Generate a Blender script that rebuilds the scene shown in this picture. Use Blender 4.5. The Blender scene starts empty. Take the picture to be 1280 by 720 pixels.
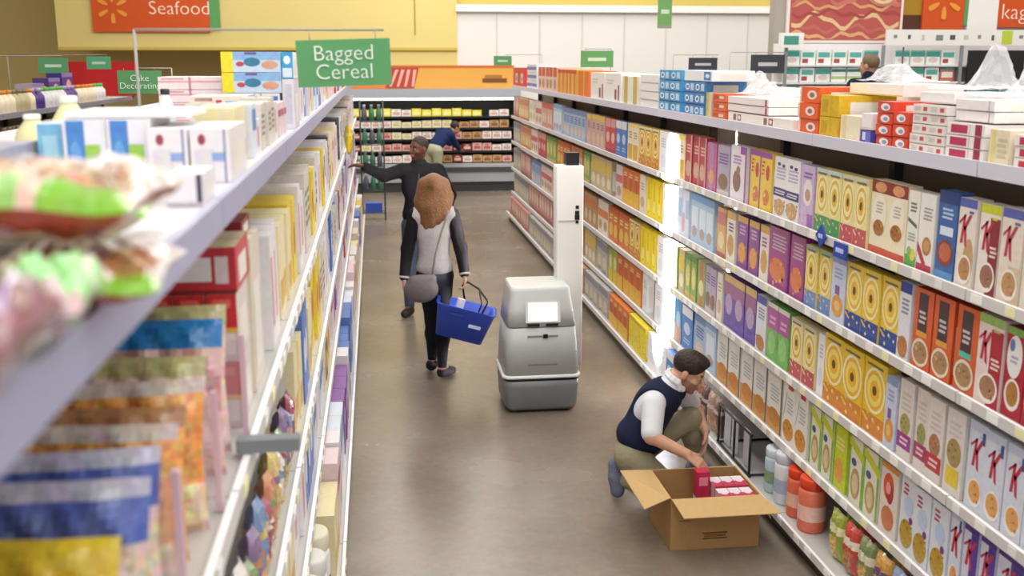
import bpy, math, random
import numpy as np
from mathutils import Vector, Matrix

scene = bpy.context.scene
COL = scene.collection
PI = math.pi

# ------------------------------------------------------------------ camera, world, lights, exposure
cam_data = bpy.data.cameras.new('camera')
cam_data.lens = 36.56
cam_data.sensor_width = 36
cam_data.clip_start = 0.05
cam_data.clip_end = 200
cam_data.dof.use_dof = True
cam_data.dof.focus_distance = 6.6
cam_data.dof.aperture_fstop = 2.7
camera = bpy.data.objects.new('camera', cam_data)
camera.location = (0, 0, 2.6)
camera.rotation_euler = (math.radians(90 - 12.239), 0, math.radians(-7.41))
COL.objects.link(camera)
scene.camera = camera

world = bpy.data.worlds.new('world')
scene.world = world
world.use_nodes = True
world.node_tree.nodes['Background'].inputs[0].default_value = (0.95, 0.97, 1.0, 1)
world.node_tree.nodes['Background'].inputs[1].default_value = 0.75

def area_light(name, loc, sx, sy, power, color=(1, 1, 1), rot=(0, 0, 0), spread=PI):
    l = bpy.data.lights.new(name, 'AREA')
    l.shape = 'RECTANGLE'
    l.size, l.size_y = sx, sy
    l.energy = power
    l.color = color
    l.spread = spread
    o = bpy.data.objects.new(name, l)
    o.location = loc
    o.rotation_euler = rot
    COL.objects.link(o)
    return o

# rows of ceiling lamps running along the aisles
for lx, pw in ((1.0, 430), (-2.7, 250), (4.8, 380), (9.0, 380)):
    area_light('ceiling_lamp_row', (lx, 9.5, 5.9), 2.2, 25, pw, (1.0, 0.985, 0.955))
area_light('back_wall_wash', (2.0, 17.5, 5.6), 22, 1.2, 170, (1.0, 0.97, 0.9), (math.radians(38), 0, 0))

scene.view_settings.view_transform = 'Standard'
scene.view_settings.look = 'None'
scene.view_settings.exposure = 0.5
scene.view_settings.gamma = 1
scene.view_settings.use_curve_mapping = False

# ------------------------------------------------------------------ colours and materials
def lin(c):
    return c / 12.92 if c <= 0.04045 else ((c + 0.055) / 1.055) ** 2.4

def rgb(h, a=1.0):
    if not isinstance(h, str):
        return h
    return (lin(int(h[0:2], 16) / 255), lin(int(h[2:4], 16) / 255), lin(int(h[4:6], 16) / 255), a)

def new_mat(name):
    m = bpy.data.materials.new(name)
    m.use_nodes = True
    nt = m.node_tree
    return m, nt, nt.nodes['Principled BSDF']

def attr_mat(name, rough=0.5, spec=0.5, detail=0.0, scale=60, bump=0.0, bscale=60, metal=0.0, coat=0.0, alpha_cells=False):
    """surface coloured by the printed colour of each face; optional fine print detail and relief"""
    m, nt, b = new_mat(name)
    N, L = nt.nodes, nt.links
    at = N.new('ShaderNodeAttribute'); at.attribute_name = 'print'
    tc = N.new('ShaderNodeTexCoord')
    col = at.outputs['Color']
    if detail:
        no = N.new('ShaderNodeTexNoise'); no.inputs['Scale'].default_value = scale; no.inputs['Detail'].default_value = 3
        L.new(tc.outputs['Object'], no.inputs['Vector'])
        mx = N.new('ShaderNodeMix'); mx.data_type = 'RGBA'; mx.blend_type = 'OVERLAY'
        mx.inputs['Factor'].default_value = detail
        L.new(col, mx.inputs['A']); L.new(no.outputs['Color'], mx.inputs['B'])
        col = mx.outputs['Result']
    if alpha_cells:
        vo = N.new('ShaderNodeTexVoronoi'); vo.inputs['Scale'].default_value = 70
        L.new(tc.outputs['Object'], vo.inputs['Vector'])
        hs = N.new('ShaderNodeHueSaturation'); hs.inputs['Saturation'].default_value = 0.5; hs.inputs['Value'].default_value = 1.1
        L.new(vo.outputs['Color'], hs.inputs['Color'])
        m2 = N.new('ShaderNodeMix'); m2.data_type = 'RGBA'; m2.blend_type = 'MIX'
        inv = N.new('ShaderNodeMath'); inv.operation = 'SUBTRACT'; inv.inputs[0].default_value = 1.0
        L.new(at.outputs['Alpha'], inv.inputs[1])
        L.new(inv.outputs[0], m2.inputs['Factor'])
        m2.blend_type = 'OVERLAY'
        L.new(col, m2.inputs['A']); L.new(hs.outputs['Color'], m2.inputs['B'])
        col = m2.outputs['Result']
    L.new(col, b.inputs['Base Color'])
    b.inputs['Roughness'].default_value = rough
    b.inputs['Specular IOR Level'].default_value = spec
    b.inputs['Metallic'].default_value = metal
    b.inputs['Coat Weight'].default_value = coat
    if bump:
        n2 = N.new('ShaderNodeTexNoise'); n2.inputs['Scale'].default_value = bscale; n2.inputs['Detail'].default_value = 4
        L.new(tc.outputs['Object'], n2.inputs['Vector'])
        bp = N.new('ShaderNodeBump'); bp.inputs['Strength'].default_value = bump; bp.inputs['Distance'].default_value = 0.02
        L.new(n2.outputs['Fac'], bp.inputs['Height']); L.new(bp.outputs['Normal'], b.inputs['Normal'])
    return m

CARD = attr_mat('printed_card', 0.42, 0.5, 0.42, 48)
KRAFT = attr_mat('corrugated_card', 0.85, 0.2, 0.12, 40, 0.1, 90)
FILM = attr_mat('plastic_film', 0.22, 0.6, 0.25, 30, 0.5, 22, coat=0.5, alpha_cells=True)
PLASTIC = attr_mat('moulded_plastic', 0.35, 0.5, 0.04, 20)
PAINT = attr_mat('painted_steel', 0.4, 0.5, 0.06, 12)
STEEL = attr_mat('bare_steel', 0.35, 0.5, 0.05, 12, metal=0.8)
CLOTH = attr_mat('woven_cloth', 0.9, 0.2, 0.2, 25, 0.35, 35)
KNIT = attr_mat('fine_cloth', 0.85, 0.2, 0.12, 20, 0.2, 18)
SKIN = attr_mat('skin', 0.5, 0.4, 0.12, 40, 0.05, 120)
HAIR = attr_mat('hair', 0.5, 0.4, 0.4, 45, 0.5, 60)
LEATHER = attr_mat('soft_leather', 0.6, 0.4, 0.2, 30, 0.2, 40)
WALLPAINT = attr_mat('wall_paint', 0.8, 0.2, 0.06, 0.8, 0.03, 40)
PRINT = attr_mat('printed_panel', 0.55, 0.4, 0.06, 6)
SCREENPRINT = attr_mat('sign_board', 0.6, 0.3, 0.03, 6)

def glass_mat(name, tint, mix_gloss, mix_clear, rough=0.1):
    m, nt, b = new_mat(name)
    N, L = nt.nodes, nt.links
    tr = N.new('ShaderNodeBsdfTransparent'); tr.inputs[0].default_value = tint
    b.inputs['Base Color'].default_value = (0.9, 0.9, 0.93, 1)
    b.inputs['Roughness'].default_value = rough
    tc = N.new('ShaderNodeTexCoord'); no = N.new('ShaderNodeTexNoise'); no.inputs['Scale'].default_value = 14
    L.new(tc.outputs['Object'], no.inputs['Vector'])
    bp = N.new('ShaderNodeBump'); bp.inputs['Strength'].default_value = 0.4 * mix_gloss; bp.inputs['Distance'].default_value = 0.02
    L.new(no.outputs['Fac'], bp.inputs['Height']); L.new(bp.outputs['Normal'], b.inputs['Normal'])
    mx = N.new('ShaderNodeMixShader'); mx.inputs[0].default_value = mix_clear
    L.new(b.outputs[0], mx.inputs[1]); L.new(tr.outputs[0], mx.inputs[2])
    L.new(mx.outputs[0], N['Material Output'].inputs['Surface'])
    return m

CLEAR = glass_mat('clear_acrylic', (0.95, 0.92, 0.95, 1), 0.2, 0.88)
WRAP = glass_mat('clear_wrap', (1, 1, 1, 1), 1.0, 0.66, 0.12)

def emit_mat(name, color, strength):
    m, nt, b = new_mat(name)
    b.inputs['Base Color'].default_value = color
    b.inputs['Emission Color'].default_value = color
    b.inputs['Emission Strength'].default_value = strength
    return m

SCREEN = emit_mat('lit_screen', (0.95, 0.98, 1, 1), 1.6)
LAMP = emit_mat('lit_lamp', (1, 1, 0.97, 1), 14)
CASELAMP = emit_mat('lit_case_lamp', (1, 0.98, 0.92, 1), 3)

def floor_mat():
    m, nt, b = new_mat('polished_concrete')
    N, L = nt.nodes, nt.links
    tc = N.new('ShaderNodeTexCoord')
    n1 = N.new('ShaderNodeTexNoise'); n1.inputs['Scale'].default_value = 0.9; n1.inputs['Detail'].default_value = 6
    L.new(tc.outputs['Object'], n1.inputs['Vector'])
    n2 = N.new('ShaderNodeTexNoise'); n2.inputs['Scale'].default_value = 22; n2.inputs['Detail'].default_value = 5
    L.new(tc.outputs['Object'], n2.inputs['Vector'])
    r = N.new('ShaderNodeValToRGB')
    r.color_ramp.elements[0].position = 0.35; r.color_ramp.elements[0].color = rgb('776A5C')
    r.color_ramp.elements[1].position = 0.68; r.color_ramp.elements[1].color = rgb('8F8376')
    L.new(n1.outputs['Fac'], r.inputs[0])
    mx = N.new('ShaderNodeMix'); mx.data_type = 'RGBA'; mx.blend_type = 'OVERLAY'; mx.inputs['Factor'].default_value = 0.25
    L.new(r.outputs[0], mx.inputs['A']); L.new(n2.outputs['Color'], mx.inputs['B'])
    L.new(mx.outputs['Result'], b.inputs['Base Color'])
    rr = N.new('ShaderNodeMapRange'); rr.inputs['To Min'].default_value = 0.2; rr.inputs['To Max'].default_value = 0.32
    L.new(n1.outputs['Fac'], rr.inputs['Value']); L.new(rr.outputs[0], b.inputs['Roughness'])
    b.inputs['Specular IOR Level'].default_value = 0.6
    return m
FLOOR = floor_mat()

# ------------------------------------------------------------------ mesh building
class MB:
    """collects faces with a colour and a material slot each; build() links them as one object"""
    def __init__(self):
        self.v, self.f, self.c, self.m, self.s = [], [], [], [], []
    def face(self, pts, col, m=0, smooth=False):
        i = len(self.v)
        self.v += [tuple(p) for p in pts]
        self.f.append(tuple(range(i, i + len(pts)))); self.c.append(rgb(col)); self.m.append(m); self.s.append(smooth)
    def box(self, x0, x1, y0, y1, z0, z1, col, m=0, top=None, front=None, side=None):
        x0, x1 = min(x0, x1), max(x0, x1); y0, y1 = min(y0, y1), max(y0, y1); z0, z1 = min(z0, z1), max(z0, z1)
        i = len(self.v)
        self.v += [(x0, y0, z0), (x1, y0, z0), (x1, y1, z0), (x0, y1, z0), (x0, y0, z1), (x1, y0, z1), (x1, y1, z1), (x0, y1, z1)]
        for q, c in (((0, 3, 2, 1), col), ((4, 5, 6, 7), top or col), ((0, 1, 5, 4), front or col), ((1, 2, 6, 5), side or col), ((2, 3, 7, 6), col), ((3, 0, 4, 7), side or col)):
            self.f.append(tuple(i + k for k in q)); self.c.append(rgb(c)); self.m.append(m); self.s.append(False)
        return self
    def obox(self, a, b, w, t, col, m=0, up=(0, 0, 1)):
        """box bar from a to b, w wide and t thick"""
        a, b = Vector(a), Vector(b); d = (b - a).normalized(); u = Vector(up)
        if abs(d.dot(u)) > 0.95: u = Vector((1, 0, 0))
        s = d.cross(u).normalized(); u = s.cross(d)
        i = len(self.v)
        for p in (a, b):
            for q, r in ((-1, -1), (1, -1), (1, 1), (-1, 1)):
                self.v.append(tuple(p + s * q * w / 2 + u * r * t / 2))
        for q in ((0, 1, 2, 3), (7, 6, 5, 4), (0, 4, 5, 1), (1, 5, 6, 2), (2, 6, 7, 3), (3, 7, 4, 0)):
            self.f.append(tuple(i + k for k in q)); self.c.append(rgb(col)); self.m.append(m); self.s.append(False)
        return self
    def tube(self, pts, r, col, n=8, m=0, cap=True):
        pts = [Vector(p) for p in pts]
        rs = r if isinstance(r, (list, tuple)) else [r] * len(pts)
        i = len(self.v); prev = None
        for k, p in enumerate(pts):
            d = (pts[min(k + 1, len(pts) - 1)] - pts[max(k - 1, 0)]).normalized()
            u = prev if prev is not None else (Vector((0, 0, 1)) if abs(d.z) < 0.9 else Vector((1, 0, 0)))
            s = d.cross(u).normalized(); u = s.cross(d).normalized(); prev = u
            for j in range(n):
                a = 2 * PI * j / n
                self.v.append(tuple(p + s * math.cos(a) * rs[k] + u * math.sin(a) * rs[k]))
        for k in range(len(pts) - 1):
            for j in range(n):
                a, b = i + k * n + j, i + k * n + (j + 1) % n
                self.f.append((a, b, b + n, a + n)); self.c.append(rgb(col)); self.m.append(m); self.s.append(True)
        if cap:
            e = i + (len(pts) - 1) * n
            self.f.append(tuple(i + j for j in reversed(range(n)))); self.f.append(tuple(e + j for j in range(n)))
            self.c += [rgb(col)] * 2; self.m += [m] * 2; self.s += [False] * 2
        return self
    def lathe(self, prof, cols, n=12, m=0, cx=0, cy=0, z0=0):
        """profile of (radius, height); cols one colour or one per band"""
        i = len(self.v)
        for r, z in prof:
            for j in range(n):
                a = 2 * PI * j / n
                self.v.append((cx + r * math.cos(a), cy + r * math.sin(a), z0 + z))
        for k in range(len(prof) - 1):
            c = cols if isinstance(cols, str) else cols[min(k, len(cols) - 1)]
            for j in range(n):
                a, b = i + k * n + j, i + k * n + (j + 1) % n
                self.f.append((a, b, b + n, a + n)); self.c.append(rgb(c)); self.m.append(m); self.s.append(True)
        e = i + (len(prof) - 1) * n
        self.f.append(tuple(i + j for j in reversed(range(n)))); self.f.append(tuple(e + j for j in range(n)))
        self.c += [rgb(cols if isinstance(cols, str) else cols[0]), rgb(cols if isinstance(cols, str) else cols[-1])]
        self.m += [m] * 2; self.s += [False] * 2
        return self
    def loft(self, secs, col, m=0, seg=4, smooth=True):
        """stack of rounded rectangles (z, cx, cy, w, d, radius)"""
        i = len(self.v); n = 4 * (seg + 1)
        for z, cx, cy, w, d, r in secs:
            for q, (sx, sy) in enumerate(((1, 1), (-1, 1), (-1, -1), (1, -1))):
                for k in range(seg + 1):
                    a = PI / 2 * q + PI / 2 * k / seg
                    self.v.append((cx + sx * (w / 2 - r) + r * math.cos(a), cy + sy * (d / 2 - r) + r * math.sin(a), z))
        for k in range(len(secs) - 1):
            for j in range(n):
                a, b = i + k * n + j, i + k * n + (j + 1) % n
                self.f.append((a, b, b + n, a + n)); self.c.append(rgb(col)); self.m.append(m); self.s.append(smooth)
        e = i + (len(secs) - 1) * n
        self.f.append(tuple(i + j for j in reversed(range(n)))); self.f.append(tuple(e + j for j in range(n)))
        self.c += [rgb(col)] * 2; self.m += [m] * 2; self.s += [False] * 2
        return self
    def mesh(self, name, mats):
        me = bpy.data.meshes.new(name)
        me.from_pydata(self.v, [], self.f)
        at = me.attributes.new('print', 'FLOAT_COLOR', 'CORNER')
        buf = []
        for f, c in zip(self.f, self.c): buf += list(c) * len(f)
        at.data.foreach_set('color', buf)
        for m in (mats if isinstance(mats, (list, tuple)) else [mats]): me.materials.append(m)
        me.polygons.foreach_set('material_index', self.m)
        me.polygons.foreach_set('use_smooth', self.s)
        me.update()
        return me
    def build(self, name, mats, parent=None, loc=None, rot=None):
        return link(name, self.mesh(name, mats), parent, loc, rot)

def link(name, me, parent=None, loc=None, rot=None):
    o = bpy.data.objects.new(name, me)
    COL.objects.link(o)
    if parent is not None: o.parent = parent
    if loc is not None: o.location = loc
    if rot is not None: o.rotation_euler = rot
    return o

def tag(o, label=None, cat=None, group=None, kind=None):
    if label: o['label'] = label
    if cat: o['category'] = cat
    if group: o['group'] = group
    if kind: o['kind'] = kind
    return o

def thing(name, label, cat, loc=(0, 0, 0), rz=0.0, group=None):
    o = bpy.data.objects.new(name, None)
    o.empty_display_size = 0.1
    COL.objects.link(o)
    o.location = loc; o.rotation_euler = (0, 0, rz)
    return tag(o, label, cat, group)

def dup(o, loc, rz=None, label=None, group=None, scale=None):
    c = o.copy(); COL.objects.link(c); c.location = loc
    if rz is not None: c.rotation_euler = (0, 0, rz)
    if label: c['label'] = label
    if group: c['group'] = group
    if scale: c.scale = scale
    for ch in o.children:
        d = ch.copy(); COL.objects.link(d); d.parent = c
        for g in ch.children:
            e = g.copy(); COL.objects.link(e); e.parent = d
    return c

def text_mesh(s, size, align='CENTER', extrude=0.002, spacing=1.0):
    cu = bpy.data.curves.new('lettering', 'FONT')
    cu.body = s; cu.size = size; cu.align_x = align; cu.align_y = 'CENTER'; cu.extrude = extrude
    cu.space_line = 0.85; cu.offset = -0.012 * size; cu.space_character = spacing; cu.resolution_u = 3
    t = bpy.data.objects.new('lettering', cu)
    COL.objects.link(t)
    dg = bpy.context.evaluated_depsgraph_get()
    me = bpy.data.meshes.new_from_object(t.evaluated_get(dg))
    bpy.data.objects.remove(t); bpy.data.curves.remove(cu)
    return me

def lettering(s, size, col, parent, loc, rot, align='CENTER', label=None, spacing=1.0):
    me = text_mesh(s, size, align, spacing=spacing)
    at = me.attributes.new('print', 'FLOAT_COLOR', 'CORNER')
    at.data.foreach_set('color', list(rgb(col)) * len(me.loops))
    me.materials.clear(); me.materials.append(SCREENPRINT)
    o = link('lettering', me, parent, loc, rot)
    return o

ORD = ['first', 'second', 'third', 'fourth', 'fifth', 'sixth', 'seventh', 'eighth', 'ninth', 'tenth', 'eleventh', 'twelfth', 'thirteenth', 'fourteenth', 'fifteenth', 'sixteenth', 'seventeenth', 'eighteenth', 'nineteenth', 'twentieth']
def nth(i):
    if i < 20: return ORD[i]
    tens = {2: 'twenty', 3: 'thirty', 4: 'forty', 5: 'fifty', 6: 'sixty'}[(i + 1) // 10]
    u = (i + 1) % 10
    return (tens[:-1] + 'ieth') if u == 0 else tens + '-' + ORD[u - 1]

# ------------------------------------------------------------------ the hall
def struct(name, mb, mat):
    return tag(mb.build(name, mat), kind='structure')

struct('floor', MB().box(-9, 16, -3, 26, -0.1, 0, '7A6B58'), FLOOR)
struct('ceiling', MB().box(-9, 16, -3, 26, 6.4, 6.5, 'F2F1EA'), WALLPAINT)
struct('wall_back', MB().box(-9, 16, 24.4, 24.6, 0, 6.4, 'D2BE8C'), WALLPAINT)
struct('wall_left', MB().box(-9.2, -9, -3, 24.6, 0, 6.4, 'CBB87C'), WALLPAINT)
struct('wall_right', MB().box(16, 16.2, -3, 24.6, 0, 6.4, 'DDD6C0'), WALLPAINT)
# yellow soffit over the left half of the back wall
struct('wall_back_soffit', MB().box(-6.15, 1.72, 22.0, 24.4, 2.86, 6.4, 'DCCB86'), WALLPAINT)
struct('wall_back_pier', MB().box(0.2, 1.72, 22.02, 24.4, 0, 2.86, 'DCCB86'), WALLPAINT)
struct('trim_1', MB().box(-6.15, 1.72, 21.97, 22.0, 2.84, 2.9, 'C9B25C'), WALLPAINT)
# white panelled wall with yellow band above, right half
struct('wall_back_white', MB().box(1.72, 9.0, 22.05, 24.4, 0, 3.72, 'E6E4E2'), WALLPAINT)
struct('trim_2', MB().box(1.7, 9.0, 21.93, 22.05, 3.62, 3.76, 'F3F2F0'), WALLPAINT)
struct('wall_back_upper', MB().box(1.72, 9.0, 22.15, 24.4, 3.72, 6.4, 'CDB866'), WALLPAINT)
for k, x in enumerate((2.55, 3.45, 4.35, 5.25, 6.15, 7.05, 7.95)):
    struct('trim_%d' % (k + 3), MB().box(x - 0.012, x + 0.012, 22.035, 22.05, 0, 3.62, 'D2D0D0'), WALLPAINT)
struct('trim_10', MB().box(0.85, 0.87, 21.985, 22.0, 3.15, 6.4, '9A8A45'), WALLPAINT)
# the packaged-meat wall on the right stands further forward
struct('wall_right_back', MB().box(5.42, 16, 14.0, 14.2, 0, 6.4, 'A8A49C'), WALLPAINT)
struct('trim_11', MB().box(8.18, 8.62, 13.93, 14.0, 2.9, 6.4, 'EFEDEA'), WALLPAINT)
struct('trim_12', MB().box(7.25, 7.52, 13.985, 14.0, 3.2, 6.4, 'A8862E').box(7.25, 7.52, 13.983, 14.0, 2.9, 3.24, '5A3A30'), WALLPAINT)

# ------------------------------------------------------------------ signs on the walls
def spark(mb, cx, cz, r, y, col):
    """six tapered rays round a centre, flat on a board facing -y"""
    for k in range(6):
        a = PI / 2 + k * PI / 3
        d = Vector((math.cos(a), 0, math.sin(a))); s = Vector((-d.z, 0, d.x)); c = Vector((cx, y, cz))
        p = [c + d * r * 0.34 - s * r * 0.05, c + d * r * 0.62 - s * r * 0.13, c + d * r * 0.94 - s * r * 0.13, c + d * r - s * r * 0.07,
             c + d * r + s * r * 0.07, c + d * r * 0.94 + s * r * 0.13, c + d * r * 0.62 + s * r * 0.13, c + d * r * 0.34 + s * r * 0.05]
        q = [v + Vector((0, -0.012, 0)) for v in p]
        if (q[1] - q[0]).cross(q[2] - q[1]).y > 0: p.reverse(); q.reverse()
        mb.face(q, col)
        for i in range(8):
            j = (i + 1) % 8
            mb.face([p[i], p[j], q[j], q[i]], col)

def wall_sign(label, x0, x1, z0, z1, y, side):
    t = thing('department_sign', label, 'sign', ((x0 + x1) / 2, y, z0))
    w = x1 - x0
    MB().box(-w / 2, w / 2, -0.02, 0.03, 0, z1 - z0, 'CF5420').build('board', SCREENPRINT, t)
    if side: MB().box(w / 2 + 0.004, w / 2 + side, -0.02, 0.03, 0.06, z1 - z0, '5F9A5C').build('side_panel', SCREENPRINT, t)
    return t
sg = wall_sign('orange wall sign reading Seafood with six-ray emblem on the yellow soffit', -5.45, -3.21, 3.19, 4.35, 21.95, 0.2)
m = MB(); spark(m, -0.72, 0.46, 0.3, -0.021, 'E79A3C'); m.build('emblem', SCREENPRINT, sg)
lettering('Seafood', 0.37, 'F6E6D4', sg, (0.55, -0.024, 0.45), (PI / 2, 0, 0))
sg = wall_sign('orange wall sign with six-ray emblem right of the bacon poster', 7.52, 8.12, 3.04, 4.3, 13.96, 0.13)
m = MB(); spark(m, 0.0, 0.4, 0.26, -0.021, 'E79A3C'); m.build('emblem', SCREENPRINT, sg)
sg = wall_sign('orange wall sign showing the letters kage at the upper right corner', 8.63, 9.9, 3.08, 4.3, 13.96, 0)
lettering('kage', 0.3, 'F4DDCF', sg, (-0.6, -0.024, 0.2), (PI / 2, 0, 0), 'LEFT')

# bacon poster: a framed photograph print of curled rashers
t = thing('meat_poster', 'large framed poster of curled bacon rashers high on right wall', 'poster', (6.4, 13.95, 2.86))
MB().box(-0.83, 0.83, -0.01, 0.04, 0, 1.5, 'F0E4DC').build('frame', SCREENPRINT, t)
m = MB(); m.box(-0.79, 0.79, -0.02, -0.01, 0.04, 1.46, 'B85A55')
rnd = random.Random(4)
for k in range(13):
    z = 0.08 + k * 0.1
    pts_t, pts_b = [], []
    a, ph, th = rnd.uniform(0.02, 0.09), rnd.uniform(0, 6), rnd.uniform(0.025, 0.05)
    for i in range(25):
        x = -0.77 + 1.54 * i / 24
        zz = z + a * math.sin(i * 0.55 + ph) + 0.03 * math.sin(i * 1.3 + k)
        pts_t.append((x, -0.022 - 0.0005 * k, min(1.44, zz + th))); pts_b.append((x, -0.022 - 0.0005 * k, max(0.05, zz - th * 0.3)))
    c = ('D9A878', 'C06A60', 'E0BE90', 'A84A48', 'D8A070', 'C87468', 'E4C69A', 'B05850', 'D9A44E', 'C88070', 'DDB07A', 'D89060', 'E2B888')[k]
    for i in range(24):
        m.face([pts_b[i], pts_b[i + 1], pts_t[i + 1], pts_t[i]], c)
for cx, cz, r in ((-0.3, 0.72, 0.17), (0.52, 0.6, 0.16), (-0.55, 0.9, 0.13), (0.12, 0.85, 0.15)):
    for i in range(16):
        a0, a1 = 2 * PI * i / 16, 2 * PI * (i + 1) / 16
        for r0, r1, c, dy in ((0, r * 0.35, 'C87468', 0.027), (r * 0.35, r * 0.7, 'E4C69A', 0.027), (r * 0.7, r, 'C4806A', 0.027)):
            m.face([(cx + r0 * math.cos(a0) * 1.3, -dy, cz + r0 * math.sin(a0) * 0.7), (cx + r0 * math.cos(a1) * 1.3, -dy, cz + r0 * math.sin(a1) * 0.7),
                    (cx + r1 * math.cos(a1) * 1.3, -dy, cz + r1 * math.sin(a1) * 0.7), (cx + r1 * math.cos(a0) * 1.3, -dy, cz + r1 * math.sin(a0) * 0.7)][::-1], c)
m.build('print', SCREENPRINT, t)

# green blade sign hanging from the roof
t = thing('hanging_blade_sign', 'narrow green blade sign hanging at the top before the white wall', 'sign', (4.16, 15, 3.08))
MB().box(-0.1, 0.1, -0.02, 0.02, 0.05, 1.2, '6FA35E').build('board', SCREENPRINT, t)
MB().box(-0.1, 0.1, -0.021, 0.021, 0, 0.05, '8E9A86').build('bottom_strip', SCREENPRINT, t)
MB().box(-0.06, 0.06, -0.024, -0.02, 0.2, 0.26, 'C9DCC0').box(-0.06, 0.06, -0.024, -0.02, 0.45, 0.5, 'C9DCC0').build('print', SCREENPRINT, t)
MB().tube([(0, 0, 1.2), (0, 0, 3.32)], 0.006, 'BBBBBB').build('cable', PAINT, t)

# promotional band above the dairy case
t = thing('header_board', 'orange and yellow header board above the chilled case', 'board', (1.1, 21.6, 2.08))
MB().box(-1.75, 1.75, 0, 0.06, 0, 0.42, 'E0A64E').build('board', SCREENPRINT, t)
MB().box(-1.75, -0.85, -0.012, 0, 0, 0.16, 'D8823C').build('orange_strip', SCREENPRINT, t)
MB().box(-1.75, 1.75, -0.01, 0.06, 0.42, 0.46, 'D0652E').build('edge_strip', SCREENPRINT, t)
m = MB(); m.face([(-0.88, -0.014, 0.01), (-0.3, -0.014, 0.01), (-0.2, -0.014, 0.41), (-0.78, -0.014, 0.41)], 'B5423A')
for k in range(4): m.face([(-0.8 + k * 0.15, -0.018, 0.04), (-0.75 + k * 0.15, -0.018, 0.04), (-0.6 + k * 0.12, -0.018, 0.38), (-0.67 + k * 0.12, -0.018, 0.38)], 'E4A89A')
m.build('meat_print', SCREENPRINT, t)
MB().box(1.1, 1.6, -0.012, 0, 0.12, 0.2, '7A4A2A').box(1.15, 1.5, -0.013, 0, 0.2, 0.27, 'A8743A').build('bread_print', SCREENPRINT, t)

# ------------------------------------------------------------------ shelving
STEELGREY, RAIL = 'B9B6B2', 'D5D2D0'
def tag_mesh(w, h, c):
    return MB().box(-w / 2, w / 2, -0.003, 0, -h / 2, h / 2, c).mesh('price_tag', SCREENPRINT)
TAGS = [tag_mesh(0.07, 0.034, 'F2EFE4'), tag_mesh(0.06, 0.034, 'EFE9B8'), tag_mesh(0.05, 0.034, 'E8E6E6'), tag_mesh(0.075, 0.034, 'F4F2EE')]
rnd = random.Random(11)
SEC = 1.525
def gondola(name, label, y0, levels, deck, top, flip, xf, group, n_tags, fascia=0.045, topcol='CFCEDD', top_d=0.5):
    """one bay: local front is -y, width SEC along x, front line of the shelves at y=0"""
    rz = -PI / 2 if not flip else PI / 2
    t = thing(name, label, 'shelving', (xf, y0 + SEC / 2, 0), rz, group)
    W = SEC / 2
    MB().box(-W, W, 0.5, 0.53, 0.1, top - 0.02, '8E8478').build('back_panel', PAINT, t)
    if top_d > 0.6: MB().box(-W, W, top_d - 0.02, top_d, 0.0, top - 0.03, '8E8478').build('rear_panel', PAINT, t)
    for s in (-1, 1):
        m = MB().box(s * W - 0.015 * (s + 1), s * W + 0.015 * (1 - s), 0.45, 0.5, 0, top - 0.05, '4A4744')
        m.build('upright', PAINT, t)
    MB().box(-W, W, -0.04, 0.5, 0, deck - 0.07, '3A332E').build('kick_plate', PAINT, t)
    for i, z in enumerate([deck] + levels + [top]):
        dd = -0.09 if i == 0 else 0.0
        m = MB().box(-W + 0.003, W - 0.003, dd + 0.018, top_d if z == top else 0.45, z - 0.03, z, STEELGREY if z != top else 'DAD8DC')
        if i:
            for s in (-1, 1):
                m.box(s * (W - 0.06) - 0.008, s * (W - 0.06) + 0.008, 0.05, 0.45, z - 0.045, z - 0.03, '6A6662')
        sh = m.build('shelf', PAINT, t)
        f = 0.06 if z == top else fascia
        MB().box(-W + 0.004, W - 0.004, dd, dd + 0.016, z - f + (0.012 if z != top or not flip else 0.006), z + (0.012 if z != top or not flip else 0.006), topcol if z == top else RAIL, top='F0EFF2' if z != top or not flip else 'B4B3CA').build('price_rail', PAINT, sh)
        if z != top:
            x = -W + 0.08
            k = 0
            while x < W - 0.06 and k < n_tags:
                o = link('price_tag', TAGS[rnd.randrange(4)], sh, (x, dd - 0.001, z - f / 2 + 0.012))
                x += rnd.uniform(0.12, 0.24); k += 1
    return t

RZ = [0.47, 0.875, 1.315, 1.73]     # shelf surfaces of the right run
for k in range(10):
    y0 = 2.15 + SEC * k
    ordn = nth(k)
    gondola('shelving_bay', 'grey steel shelving bay of cereal on the right, %s from the near end' % ordn, y0, RZ, 0.13, 2.225, False, 2.25, 'right shelving bays', 8 if k < 4 else 0, 0.045, 'CFCEDD', 1.15)
LZ = [0.72, 1.16, 1.72]
for k in range(11):
    y0 = 0.55 + SEC * k
    gondola('shelving_bay', 'grey steel shelving bay on the left side, %s from the near end' % nth(k), y0, LZ, 0.13, 2.335, True, -0.3, 'left shelving bays', 8 if k < 3 else 0, 0.05, 'A3A2BE', 1.15)
for k in range(5):
    y0 = 10.2 + SEC * k
    gondola('shelving_bay', 'dark shelving bay in the neighbouring left aisle, %s from its near end' % nth(k), y0, [0.5, 0.9, 1.3, 1.67], 0.13, 2.06, True, -3.9, 'neighbouring aisle bays', 0, 0.05, '8A8694')

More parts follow.
